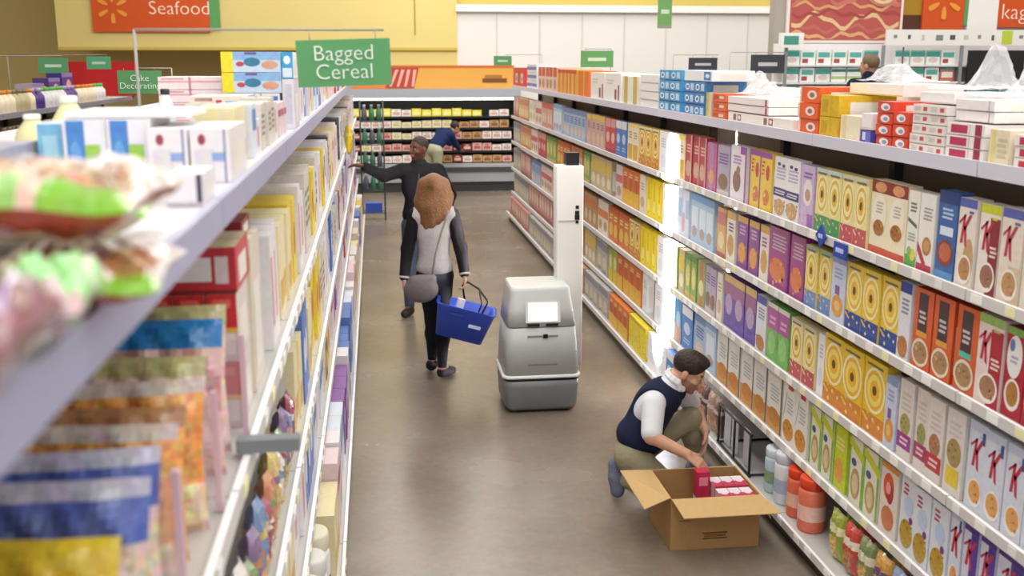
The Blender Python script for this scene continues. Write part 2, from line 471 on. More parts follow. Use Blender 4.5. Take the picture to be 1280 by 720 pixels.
# ------------------------------------------------------------------ aisle signs on posts
def aisle_sign(label, post, arm_end, panel, z_top_panel, w, h, col, text=None, size=0.05, yaw=0.0, base=0.0, roll=0.0):
    """post base (x, y), arm to arm_end (x, y, z), panel hanging under the arm end"""
    t = thing('aisle_sign', label, 'sign', (post[0], post[1], base + 0.0012))
    px, py = post
    zt = arm_end[2]
    MB().box(-0.03, 0.03, -0.03, 0.03, 0, 0.012, 'A9A6A2').build('foot', PAINT, t)
    MB().tube([(0, 0, 0.01), (0, 0, zt - base)], 0.005, 'A8A49E').build('post', PAINT, t)
    MB().tube([(0, 0, zt - base), (arm_end[0] - px, arm_end[1] - py, zt - base)], 0.004, '9A928A').build('arm', PAINT, t)
    cx, cy = panel
    b = MB().box(-w / 2, w / 2, -0.004, 0.004, -h, 0, col)
    o = b.build('panel', SCREENPRINT, t, (cx - px, cy - py, z_top_panel - base), (0, roll, yaw))
    m = MB()
    dz = zt - z_top_panel
    for s in (-0.35, 0.35):
        m.tube([(s * w, 0, -0.005), (s * w, 0, dz)], 0.002, 'A49C94', 6)
    m.build('hanger', PAINT, o)
    if text: lettering(text, size, 'EAF2E6', o, (0, -0.006, -h * 0.5), (PI / 2, 0, 0))
    else: MB().box(-w * 0.28, w * 0.28, -0.006, -0.004, -h * 0.62, -h * 0.42, 'C4DCC4' if col != '3A3A42' else 'B8B6BA').build('faded_print', SCREENPRINT, o)
    return t
aisle_sign('green sign reading Bagged Cereal hanging over the left shelving', (-0.78, 3.66), (0.037, 3.6, 2.705), (-0.1, 3.6), 2.674, 0.31, 0.153, '5F9C66', 'Bagged\nCereal', 0.072, 0.0, 2.335, -0.03)
aisle_sign('green sign reading Cake Decorating, left of the grey post', (-1.38, 7.55), (-1.62, 7.52, 2.56), (-1.585, 7.5), 2.545, 0.29, 0.155, '5B9560', 'Cake\nDecorating', 0.06, 0, 2.335)
aisle_sign('small green sign left of the purple packages in neighbouring aisle', (-4.34, 10.6), (-2.95, 10.62, 2.66), (-3.03, 10.62), 2.64, 0.27, 0.14, '5B9B6C', None, 0, 0, 2.06)
aisle_sign('small green sign in front of the red display header', (-4.34, 13.4), (-3.2, 13.42, 2.69), (-3.3, 13.42), 2.67, 0.28, 0.15, '5FAA7C', None, 0, 0, 2.06)
aisle_sign('green sign at the extreme left edge of the view', (-4.34, 10.3), (-3.75, 10.3, 2.67), (-3.8, 10.3), 2.64, 0.22, 0.13, '5B9B6C', None, 0, 0, 2.06)
aisle_sign('green sign standing on the right shelving above white boxes', (2.72, 12.05), (2.4, 12.02, 2.75), (2.545, 12.0), 2.73, 0.38, 0.185, '5F9C60', None, 0, 0, 2.225)
aisle_sign('small green sign at the far end of the right shelving', (2.7, 17.0), (2.1, 17.0, 2.72), (2.06, 17.0), 2.7, 0.29, 0.15, '5F9C66', None, 0, 0, 2.225)
aisle_sign('charcoal sign standing over the blue stock cartons', (3.3, 11.5), (3.82, 11.5, 2.68), (3.645, 11.5), 2.65, 0.33, 0.14, '3A3A42', None, 0, 0, 2.225)
aisle_sign('larger charcoal sign nearer the meat wall on the right', (3.3, 9.6), (3.85, 9.6, 2.69), (3.67, 9.6), 2.67, 0.33, 0.17, '3A3A42', None, 0, 0, 2.225)

# ------------------------------------------------------------------ printed cartons
# decals on a front of unit width and height: R rectangle, D disc, O ring, K script letter, T lines of fine print, G diagonal band
def K_strokes(u, v, s, asp):
    """hand-brushed K as quads in front coordinates, s its height as a share of the front"""
    q = lambda x, y: (u + x * s / asp, v + y * s)
    st = [((-0.17, -0.52), (-0.02, -0.5), (0.08, 0.5), (-0.06, 0.46)), ((-0.02, 0.04), (0.07, -0.1), (0.44, 0.5), (0.28, 0.5)),
          ((0.0, 0.08), (0.14, 0.1), (0.24, -0.64), (0.1, -0.56)), ((-0.32, 0.2), (-0.28, 0.12), (0.06, 0.42), (0.04, 0.5))]
    return [[q(*p) for p in s_] for s_ in st]

def carton_mesh(name, w, h, d, c, decals, side=None, top=None, mat=None):
    m = MB()
    m.box(-w / 2, w / 2, 0, d, 0, h, c, 0, top=top or c, side=side or c)
    asp = w / h
    ly = 0
    def poly(pts, col, two=False):
        nonlocal ly
        y = -0.0006 - 0.0002 * ly
        P = [((max(0.0, min(1.0, u)) - 0.5) * w, y, max(0.0, min(1.0, v)) * h) for u, v in pts]
        a = sum(P[i][0] * P[(i + 1) % len(P)][2] - P[(i + 1) % len(P)][0] * P[i][2] for i in range(len(P)))
        if a < 0: P.reverse()
        m.face(P, col)
    for q in decals:
        k = q[0]
        if k == 'R': poly([(q[1], q[2]), (q[3], q[2]), (q[3], q[4]), (q[1], q[4])], q[5])
        elif k == 'D': poly([(q[1] + q[3] * math.cos(a * PI / 10), q[2] + q[4] * math.sin(a * PI / 10)) for a in range(20)], q[5])
        elif k == 'O':
            for r, c2 in ((1, q[5]), (0.8, q[6]), (0.52, q[5]), (0.24, q[7])):
                poly([(q[1] + r * q[3] * math.cos(a * PI / 10), q[2] + r * q[4] * math.sin(a * PI / 10)) for a in range(20)], c2); ly += 1
        elif k == 'K':
            for s_ in K_strokes(q[1], q[2], q[3], asp): poly(s_, q[4])
        elif k == 'T':
            n = q[6]
            for i in range(n):
                v = q[2] + (q[4] - q[2]) * (i + 0.2) / n
                poly([(q[1] + 0.04 * (i % 2), v), (q[3] - 0.05 * ((i + 1) % 2), v), (q[3] - 0.05 * ((i + 1) % 2), v + (q[4] - q[2]) * 0.55 / n), (q[1] + 0.04 * (i % 2), v + (q[4] - q[2]) * 0.55 / n)], q[5])
        elif k == 'G': poly([(q[1], q[2]), (q[3], q[4]), (q[3], q[4] + q[5]), (q[1], q[2] + q[5])], q[6])
        elif k == 'B':   # scattered bits, e.g. flakes
            r_ = random.Random(q[7])
            for i in range(q[6]):
                cu, cv = r_.uniform(q[1], q[3]), r_.uniform(q[2], q[4]); s = r_.uniform(0.03, 0.07)
                poly([(cu - s, cv), (cu, cv - s * asp), (cu + s, cv), (cu, cv + s * asp)], q[5] if i % 2 else q[8])
        ly += 1
    # fold lines of the side panels
    for sx in (-1, 1):
        m.face([(sx * (w / 2 + 0.0006), d * 0.2, h * 0.12), (sx * (w / 2 + 0.0006), d * 0.8, h * 0.12), (sx * (w / 2 + 0.0006), d * 0.8, h * 0.7), (sx * (w / 2 + 0.0006), d * 0.2, h * 0.7)][::sx], 'E9E4DC')
    m.face([(-w / 2, d * 0.48, h + 0.0008), (w / 2, d * 0.48, h + 0.0008), (w / 2, d * 0.52, h + 0.0008), (-w / 2, d * 0.52, h + 0.0008)], 'A09A92')
    return m.mesh(name, mat or CARD)

def ringbox(base, ring, inner, bot, bot2, top='E8E2B8', hi='F3EDBF'):
    return (base, [('R', 0, 0, 1, 0.27, bot), ('D', 0.5, 0.6, 0.47, 0.31, hi), ('O', 0.5, 0.6, 0.4, 0.27, ring, inner, '6A4A1E'),
                   ('B', 0.05, 0.06, 0.95, 0.26, bot2, 9, 3, 'F0D890'), ('R', 0.0, 0.93, 1, 1, top), ('T', 0.12, 0.9, 0.88, 0.96, '7A6A3A', 1)])
def kbox(base, kcol, panel, bowl, top, ku=0.34, pv=None):
    D = [('R', 0, 0.9, 1, 1, top)]
    if panel: D += [('R', 0.52, 0.0, 1, 0.86, panel), ('T', 0.58, 0.42, 0.94, 0.56, 'E8D8D0', 3)]
    D += [('K', ku, 0.66, 0.33, kcol), ('D', 0.55, 0.2, 0.4, 0.17, 'F2EAE0'), ('D', 0.55, 0.21, 0.33, 0.13, bowl), ('B', 0.3, 0.1, 0.8, 0.3, 'C89860', 8, 9, 'A87048'), ('T', 0.6, 0.83, 0.9, 0.88, top, 1)]
    return (base, D)
SK = {}
LIFT = 0.0012      # contact gap under things that stand on a shelf
def sku(key, desc, base, decals, h=0.33, side=None, top=None):
    SK[key] = (desc, base, decals, h, side, top)
def ring(key, desc, *a, h=0.33, side=None, **k):
    b, d = ringbox(*a, **k); sku(key, desc, b, d, h, side)
ring('ring_green', 'pale yellow box with oat ring over green base', 'EBDD92', 'E3B733', 'F4E9A8', '4C9A62', 'E7B04E', top='BFD2D8')
ring('ring_red', 'pale yellow box with oat ring over red base', 'EFDF9C', 'E2B338', 'F4E9A8', 'C2545C', 'EBD0C0', top='CFCBB0')
ring('ring_blue', 'yellow box with oat ring over light blue base', 'EAD067', 'E5B52E', 'F3E497', '6C8CC4', 'E8B868', top='8FB49A')
ring('ring_navy', 'golden box with oat ring over navy base', 'E9C63E', 'EDBB2E', 'F3E282', '2D4C98', 'E8B05C', top='E3C53A')
ring('ring_orange', 'golden box with oat ring over orange base', 'EBC02F', 'EFB626', 'F1DC6E', 'D9862F', 'E8C24A', top='E6C41F', h=0.36)
ring('gold_ring', 'gold box with pale oat ring', 'E6B93C', 'D89A2C', 'F1DD8A', 'C8862E', 'E9D080')
sku('cream_brown', 'cream box with dark red cap and brown oval', 'EFE2C4', [('R', 0, 0.83, 1, 1, '8E3428'), ('D', 0.5, 0.91, 0.32, 0.07, 'DD9A6C'), ('D', 0.5, 0.55, 0.4, 0.26, 'F5EBD8'), ('T', 0.3, 0.55, 0.7, 0.72, 'BFB4A6', 4), ('D', 0.5, 0.36, 0.3, 0.11, 'A9702E'), ('B', 0.3, 0.3, 0.7, 0.44, 'C99548', 7, 5, '8A5222'), ('R', 0, 0, 1, 0.1, 'CF5A42')], h=0.34)
sku('white_leaf', 'white box with green leaf and green base', 'EDEBDF', [('T', 0.2, 0.72, 0.8, 0.86, '6E7A68', 3), ('G', 0.05, 0.6, 0.9, 0.52, 0.05, '5A6A4A'), ('T', 0.15, 0.34, 0.85, 0.46, 'A9AFA0', 3), ('R', 0, 0, 1, 0.16, '5FA34E'), ('D', 0.7, 0.17, 0.25, 0.08, 'E0D458'), ('D', 0.35, 0.2, 0.2, 0.07, '8AB86A')])
sku('white_corner', 'white box with red corner and brown oval', 'EFEBE4', [('T', 0.25, 0.66, 0.85, 0.84, 'A8A4A8', 4), ('D', 0.6, 0.34, 0.3, 0.12, 'B4824A'), ('D', 0.6, 0.34, 0.2, 0.08, 'CFA062'), ('G', 0, 0.26, 0.6, 0.0, 0.12, 'C03A4A'), ('R', 0, 0, 1, 0.1, 'B83A52')])
sku('blue_bowl', 'blue box with red-brown bowl', '3E66A8', [('R', 0, 0.86, 1, 1, '24407C'), ('T', 0.2, 0.68, 0.8, 0.82, 'B9CCE8', 3), ('R', 0.15, 0.5, 0.85, 0.6, 'DCE6F2'), ('D', 0.5, 0.3, 0.42, 0.15, '8E4036'), ('D', 0.5, 0.31, 0.32, 0.11, 'C0694A'), ('R', 0, 0, 1, 0.09, '5E9AC8')], h=0.36)
b, d = kbox('E9DED2', 'B92E48', None, 'B98A56', '5664B0'); d.insert(1, ('D', 0.7, 0.3, 0.3, 0.26, 'C8A070')); sku('k_photo', 'white box with red K and tan flakes', b, d, 0.35)
b, d = kbox('EDE2DA', 'B92E48', '8C2B30', '9A6A5A', 'CFD030'); sku('k_dark', 'white box with red K beside dark red panel', b, d, 0.345)
b, d = kbox('E8DACB', 'B93A50', None, 'C09064', '5A62AE', 0.36); d.insert(1, ('R', 0.45, 0, 1, 0.4, 'D8BFA0')); sku('k_beige', 'beige box with red K and blue top strip', b, d, 0.35)
b, d = kbox('E8D5D2', 'C02A44', 'B02838', 'A87A5E', '9CC060', 0.26); sku('k_red', 'red and white box with K and green top', b, d, 0.35)
b, d = kbox('D9DDEC', 'BE2E46', None, 'DDA25C', 'C9CFE6', 0.42); d += [('R', 0.75, 0.78, 0.9, 0.92, '3E548E')]; sku('k_blue', 'pale blue box with large red K', b, d, 0.355)
b, d = kbox('D6D6EA', 'BE2E46', None, 'C8A070', '4A2E8C', 0.4); d.insert(1, ('R', 0.5, 0, 1, 0.9, '5A3A9A')); sku('purple_k', 'purple and white box with red K', b, d, 0.35)
sku('white_purple', 'white box with dark purple band over flakes', 'EFE9EC', [('T', 0.15, 0.62, 0.9, 0.84, 'B9B4C8', 4), ('D', 0.35, 0.88, 0.12, 0.03, '4A3E7A'), ('D', 0.7, 0.86, 0.12, 0.03, '4A3E7A'), ('R', 0, 0.34, 1, 0.48, '433470'), ('T', 0.1, 0.37, 0.9, 0.45, 'D8D4EA', 2), ('D', 0.5, 0.16, 0.4, 0.14, 'C8A070'), ('B', 0.1, 0.03, 0.9, 0.28, 'A87848', 12, 2, 'E0C498')], h=0.34)
sku('lilac_oval', 'lilac box with cream oval', 'CDB4D8', [('D', 0.55, 0.56, 0.34, 0.22, 'EAE0E0'), ('D', 0.55, 0.52, 0.2, 0.1, 'C49A7C'), ('T', 0.2, 0.78, 0.85, 0.9, '8A5AA8', 2), ('R', 0.6, 0, 1, 0.22, '9A6AB4'), ('B', 0, 0, 0.6, 0.2, 'C8908A', 6, 2, 'E8D0C8')])
sku('yellow_red', 'large yellow box with red letters and purple top', 'EBC94A', [('R', 0, 0.9, 1, 1, '9A4AA0'), ('R', 0, 0, 0.1, 0.9, '9A3E8E'), ('D', 0.68, 0.66, 0.14, 0.13, 'C43A34'), ('T', 0.18, 0.6, 0.42, 0.86, 'C8503A', 4), ('D', 0.62, 0.24, 0.26, 0.14, 'D9822E'), ('B', 0.4, 0.08, 0.95, 0.4, 'F2E2A8', 9, 7, 'C86A2A')], h=0.35)
sku('white_violet', 'white box with violet band and brown bird', 'E9E2E6', [('R', 0.6, 0.86, 1, 1, '9A50A8'), ('R', 0.9, 0, 1, 0.9, 'A05AAC'), ('D', 0.42, 0.36, 0.25, 0.2, '8A6A5A'), ('D', 0.5, 0.56, 0.12, 0.08, '9A7A6A'), ('T', 0.15, 0.66, 0.7, 0.84, 'B49AC4', 3)], h=0.35)
sku('violet_grey', 'grey violet box with brown bowl', 'B4A8BE', [('T', 0.1, 0.62, 0.9, 0.86, '7A5A94', 4), ('D', 0.5, 0.28, 0.4, 0.16, '8A6A50'), ('R', 0, 0, 1, 0.1, 'D8CCC8')])
sku('pink_violet', 'pink and violet striped box', 'C66A96', [('R', 0.3, 0, 0.7, 1, 'B48AB4'), ('D', 0.5, 0.3, 0.3, 0.15, 'D8A870')])
sku('red_bowl', 'dark red box with pale bowl', 'B4444A', [('R', 0, 0.88, 1, 1, '9A3440'), ('T', 0.2, 0.62, 0.8, 0.82, 'E0B4A8', 3), ('D', 0.5, 0.3, 0.36, 0.17, 'CBA98C'), ('R', 0.8, 0, 1, 1, 'C8A49A')], h=0.35)
sku('cream_gold', 'cream box with gold lower half', 'EFE4C6', [('R', 0.1, 0.05, 0.9, 0.45, 'DDAA3E'), ('T', 0.2, 0.6, 0.8, 0.8, 'B49A6A', 3), ('R', 0, 0.9, 1, 1, 'F2D860')])
sku('white_plain', 'plain white box with grey print', 'F2F0F2', [('T', 0.2, 0.6, 0.8, 0.85, 'C4C8D4', 4), ('D', 0.5, 0.3, 0.35, 0.16, 'DFE4EE')])
sku('blue_white', 'blue box with white cap', '4F7CC0', [('R', 0, 0.78, 1, 1, 'E4E4EA'), ('D', 0.5, 0.5, 0.3, 0.14, 'C4D4EA'), ('T', 0.2, 0.14, 0.8, 0.28, 'A8C0E4', 2)])
sku('red_pink', 'red and pink box with pale label', 'C84850', [('R', 0, 0.75, 1, 1, 'DC9A98'), ('D', 0.5, 0.45, 0.34, 0.16, 'E8C0B0'), ('R', 0, 0, 1, 0.12, 'A83450')])
sku('yellow_top', 'pinkish box with yellow top', 'CFA8A4', [('R', 0, 0.84, 1, 1, 'E5BE4E'), ('T', 0.2, 0.55, 0.8, 0.76, '9A6A74', 3), ('D', 0.5, 0.28, 0.35, 0.16, 'DCC49A')])
sku('blue_print', 'pale blue box with dark blue print', 'A9BCD8', [('R', 0, 0.85, 1, 1, '6A84B8'), ('T', 0.15, 0.5, 0.85, 0.78, '4A68A8', 4), ('D', 0.5, 0.26, 0.34, 0.16, 'D8C8B8')])
sku('pale_blue', 'pale blue box with white panel', 'B5CDE6', [('R', 0, 0.86, 1, 1, '7AA8D8'), ('R', 0.12, 0.3, 0.88, 0.74, 'DCE8F2'), ('D', 0.5, 0.22, 0.3, 0.12, 'B8A49A')], h=0.35)
sku('red_top', 'pink box with red top', 'D8A49C', [('R', 0, 0.8, 1, 1, 'CF4A42'), ('D', 0.5, 0.4, 0.34, 0.2, 'E8CFC0'), ('T', 0.2, 0.08, 0.8, 0.2, 'B4605A', 2)])
sku('pink_white', 'white box with pink band', 'E6D2CC', [('R', 0, 0.5, 1, 0.72, 'CF6A6E'), ('D', 0.5, 0.25, 0.34, 0.15, 'C49A80')])
sku('pink_yellow', 'yellow and pink patterned box', 'DDB070', [('R', 0, 0.66, 1, 0.92, 'CC7C78'), ('D', 0.5, 0.34, 0.36, 0.18, 'E8D8A8'), ('R', 0, 0, 1, 0.1, 'B86A5A')])
sku('cream_plain', 'cream box with beige print', 'E8E0D0', [('T', 0.2, 0.6, 0.8, 0.82, 'B4A894', 3), ('D', 0.5, 0.3, 0.35, 0.15, 'CDB490')])
sku('mix_pink', 'rose box with pale oval', 'C88A84', [('D', 0.5, 0.55, 0.36, 0.26, 'E4CEC0'), ('R', 0, 0, 1, 0.16, '9A5A5A'), ('T', 0.2, 0.8, 0.8, 0.92, 'E8D8D0', 2)])
sku('mix_grey', 'grey box with dark print', 'B8B4AE', [('R', 0, 0.72, 1, 0.94, '8A8C9A'), ('D', 0.5, 0.35, 0.36, 0.2, 'D8CCB0'), ('T', 0.2, 0.05, 0.8, 0.14, '6A6660', 2)])
sku('green_box', 'green box with yellow oval', '8AA858', [('D', 0.5, 0.5, 0.36, 0.26, 'D8CC7A'), ('R', 0, 0.86, 1, 1, '5A8A44'), ('R', 0, 0, 1, 0.12, 'C8B060')])
sku('green_red', 'green and red striped box', '8DAA60', [('R', 0.3, 0, 0.7, 1, 'C8704A'), ('D', 0.5, 0.4, 0.34, 0.18, 'E4D8A0')])
sku('orange_bowl', 'orange box with yellow bowl', 'D97A34', [('D', 0.5, 0.34, 0.38, 0.2, 'EBC45A'), ('R', 0, 0.86, 1, 1, 'C85A2A'), ('T', 0.2, 0.62, 0.8, 0.8, 'F2DCA8', 2)])
sku('orange_plain', 'brown orange box with cream label', 'C87A4A', [('R', 0.1, 0.35, 0.9, 0.7, 'DDB48A'), ('D', 0.5, 0.2, 0.34, 0.12, '9A5A34')])
sku('brown_orange', 'tan box with orange flash', 'B8906C', [('R', 0, 0.6, 1, 0.85, 'CC7840'), ('D', 0.5, 0.3, 0.36, 0.18, 'D8C09A')])
sku('white_orange', 'white box with orange flash', 'E6DCCC', [('R', 0, 0.5, 1, 0.74, 'DC8040'), ('D', 0.5, 0.25, 0.34, 0.15, 'C89A60')])
sku('beige_yellow', 'beige box with yellow panel', 'C6B490', [('R', 0, 0.5, 1, 0.9, 'D8BC5A'), ('D', 0.5, 0.28, 0.36, 0.16, 'E8DCC0')])
sku('orange_yellow', 'orange box with yellow base', 'D8762E', [('R', 0, 0, 1, 0.42, 'E8B83A'), ('D', 0.5, 0.6, 0.34, 0.2, 'C45A34'), ('T', 0.2, 0.76, 0.8, 0.9, 'F0D4A0', 2)])
sku('bright_yellow', 'bright yellow box with darker stripe', 'F0D614', [('R', 0.35, 0.1, 0.65, 0.9, 'D8B81A'), ('D', 0.5, 0.3, 0.3, 0.16, 'F4E680'), ('R', 0, 0.9, 1, 1, 'E6C800')])
sku('yellow_bright2', 'yellow box with green flecks', 'E8D024', [('B', 0.05, 0.1, 0.95, 0.9, '9AA83A', 16, 8, 'F4EC9A'), ('R', 0, 0.88, 1, 1, 'C8B020')])
sku('green_yellow', 'green and yellow box', 'A8B848', [('R', 0, 0, 1, 0.4, 'E0C03A'), ('D', 0.5, 0.6, 0.34, 0.2, 'E4DC9A')])
sku('pale_pinkblue', 'white box with pink and blue print', 'DCE2EE', [('R', 0, 0.1, 0.4, 0.5, 'DDA8C0'), ('R', 0.5, 0.4, 1, 0.8, 'A8C4E4')], h=0.35)
sku('white_gold', 'white box with gold pieces', 'EDE4D8', [('R', 0, 0.86, 1, 1, 'DDB050'), ('D', 0.5, 0.34, 0.38, 0.22, 'CDA050'), ('T', 0.2, 0.6, 0.8, 0.8, '8A5A8A', 3)])
sku('purple_orange', 'purple box with orange pieces', '8A4A94', [('R', 0, 0.88, 1, 1, 'DDB04A'), ('T', 0.2, 0.64, 0.8, 0.84, 'D0A8D0', 3), ('D', 0.5, 0.3, 0.38, 0.2, 'E09A40'), ('B', 0.1, 0.1, 0.9, 0.5, 'F0C060', 8, 4, 'C86A34')])
sku('magenta_orange', 'magenta box with orange and yellow pieces', 'A23E86', [('T', 0.15, 0.62, 0.85, 0.9, 'C8A8B8', 5), ('D', 0.45, 0.3, 0.4, 0.2, 'D87A3A'), ('B', 0.08, 0.06, 0.9, 0.5, 'EBB84E', 10, 6, 'C8484A'), ('R', 0.92, 0, 1, 1, '7A2474')], h=0.35)
sku('paleblue_bowl', 'pale blue box with orange bowl', 'CCD3E8', [('R', 0, 0.9, 1, 1, '8A9CC8'), ('T', 0.2, 0.66, 0.8, 0.84, '9AA4D0', 3), ('D', 0.5, 0.24, 0.4, 0.17, 'DD9A3A'), ('D', 0.5, 0.25, 0.2, 0.08, 'EBC070'), ('R', 0.3, 0.42, 0.6, 0.56, '8A5AA0')])
sku('white_flake', 'white and blue box with golden flakes', 'E4E4E8', [('R', 0, 0.86, 1, 1, '2F3F9A'), ('T', 0.2, 0.58, 0.85, 0.8, '8A90B0', 4), ('D', 0.5, 0.16, 0.44, 0.14, 'B8783A'), ('B', 0.05, 0.04, 0.95, 0.3, 'D89A4A', 10, 1, '8A5228')], h=0.345)
def dark(key, desc, strip, top):
    sku(key, desc, 'D8622E', [('R', 0.22, 0.4, 0.72, 0.95, '4A3436'), ('T', 0.28, 0.56, 0.66, 0.74, 'CFC4C0', 3), ('R', 0.2, 0.4, 0.76, 0.47, strip), ('D', 0.48, 0.2, 0.46, 0.18, 'E6D8C0'), ('D', 0.48, 0.2, 0.38, 0.14, 'A98258'), ('B', 0.2, 0.1, 0.78, 0.3, 'CBA878', 8, 3, '8A6440')], 0.345, 'C8481F', 'D0481E')
dark('orange_dark', 'orange box with dark label over oat bowl', 'E0A03A', 'D0481E')
dark('orange_teal', 'orange box with dark label and teal strip', '5ABFA8', 'D0481E')
sku('red_oval', 'dark red box with white oval over bowl', 'B02434', [('D', 0.45, 0.68, 0.38, 0.24, 'F0ECE8'), ('D', 0.3, 0.8, 0.13, 0.07, '6A7AB8'), ('T', 0.25, 0.6, 0.65, 0.7, 'A8B0C8', 2), ('D', 0.5, 0.26, 0.4, 0.18, 'EFE6DC'), ('D', 0.5, 0.27, 0.3, 0.14, 'B07A3A'), ('R', 0, 0.92, 1, 1, '7FB05A')], h=0.34)
sku('blue_pink', 'blue and tan box', '5E9CCB', [('R', 0, 0, 1, 0.42, 'C8A090'), ('D', 0.5, 0.55, 0.32, 0.2, 'BCD8EA')])
sku('purple_gold', 'purple box with gold top', '6A4AA4', [('R', 0, 0.86, 1, 1, 'DDB860'), ('R', 0, 0.6, 1, 0.86, '9A5A8A'), ('D', 0.5, 0.45, 0.36, 0.2, 'B89AC0'), ('T', 0.2, 0.12, 0.8, 0.24, '4A34A4', 2)], h=0.35)
sku('magenta_green', 'magenta topped box with green base', '78B85C', [('R', 0, 0.55, 1, 0.92, 'B0509A'), ('R', 0, 0.92, 1, 1, 'E6E0D0'), ('D', 0.5, 0.3, 0.36, 0.2, '9ACB7A'), ('T', 0.2, 0.62, 0.8, 0.8, 'DDA8CC', 2)], h=0.34)
def band(key, desc, c, ov):
    sku(key, desc, 'E3D9D2', [('T', 0.15, 0.6, 0.85, 0.86, 'CFC2BC', 4), ('D', 0.5, 0.44, 0.36, 0.14, ov), ('B', 0.25, 0.36, 0.75, 0.52, 'B8A868', 7, 5, '8A6A44'), ('R', 0, 0.12, 1, 0.32, c), ('T', 0.2, 0.16, 0.8, 0.28, 'E8C8D0', 2)], 0.355)
band('band_purple', 'beige box with purple band', '9C3A92', 'A8A05A')
band('band_plum', 'beige box with plum band', 'A83C62', 'A0A060')
band('band_red', 'beige box with red band', 'C03540', 'B07A58')
sku('band_yellow', 'beige box with brown oval over yellow patch', 'E2DAD4', [('T', 0.15, 0.68, 0.85, 0.88, 'CFC8C4', 3), ('D', 0.5, 0.5, 0.4, 0.17, 'A8905A'), ('B', 0.2, 0.4, 0.8, 0.6, 'C8B070', 8, 5, '7A6038'), ('R', 0.15, 0.1, 0.85, 0.32, 'E4C636')], h=0.355)
sku('white_amber', 'white box with amber base', 'E8E4DC', [('R', 0, 0, 1, 0.34, 'D49A4A'), ('D', 0.5, 0.24, 0.4, 0.16, 'C8822E'), ('T', 0.2, 0.5, 0.8, 0.8, 'B4BCBE', 5), ('R', 0.9, 0, 1, 1, '6A6258')], h=0.345)
sku('white_amberleaf', 'white box with amber disc and green leaf', 'EAE6DE', [('D', 0.5, 0.22, 0.44, 0.18, 'D08A2C'), ('B', 0.2, 0.1, 0.8, 0.32, 'E8B050', 8, 5, 'B06A20'), ('G', 0.1, 0.4, 0.3, 0.8, 0.08, '5A9A4E'), ('T', 0.35, 0.5, 0.85, 0.8, 'B4BCBE', 5), ('R', 0.4, 0.92, 0.8, 1, 'C0303A')], h=0.345)
sku('lime_white', 'white box with lime diagonal and green border', 'E6E2CC', [('R', 0, 0, 0.12, 1, '7FB04A'), ('R', 0.88, 0, 1, 1, '7FB04A'), ('G', 0, 0.86, 1, 0.66, 0.14, 'C8D22E'), ('D', 0.5, 0.3, 0.3, 0.24, 'B8985A'), ('D', 0.5, 0.3, 0.2, 0.16, 'D8C49A'), ('D', 0.35, 0.62, 0.16, 0.06, '4A5A8A')], h=0.33)
sku('lime_solid', 'lime yellow box with orange figure', 'C6D02C', [('R', 0.05, 0, 0.15, 1, '6FA83A'), ('D', 0.5, 0.3, 0.32, 0.2, 'DDA048'), ('T', 0.2, 0.62, 0.85, 0.84, 'E6E080', 3)], h=0.335)
sku('white_rooster', 'white box with red and orange figure', 'E4D8CE', [('D', 0.45, 0.68, 0.3, 0.2, 'D8562E'), ('D', 0.55, 0.6, 0.2, 0.16, 'B02A36'), ('D', 0.45, 0.66, 0.14, 0.09, 'E8A0A0'), ('D', 0.5, 0.22, 0.36, 0.18, 'C8784A'), ('R', 0, 0.92, 1, 1, 'D8903A')], h=0.33)
sku('white_goldbowl', 'pale blue box with gold bowl and red letters', 'DEE2EC', [('T', 0.15, 0.74, 0.5, 0.92, 'B4405A', 3), ('D', 0.55, 0.62, 0.3, 0.14, 'C0D0EA'), ('D', 0.5, 0.22, 0.42, 0.2, 'B8942E'), ('B', 0.15, 0.06, 0.85, 0.4, 'D8B84A', 12, 5, '8A6A20'), ('D', 0.75, 0.44, 0.12, 0.05, '7A3A8A')], h=0.335)

_mesh_cache = {}
def get_carton(key, w=0.19, d=0.07, h=None):
    desc, base, dec, hh, side, top = SK[key]
    k = (key, round(w, 2), d, h)
    if k not in _mesh_cache:
        _mesh_cache[k] = carton_mesh('cereal_box', round(w, 2), h or hh, d, base, dec, side, top)
    return _mesh_cache[k]

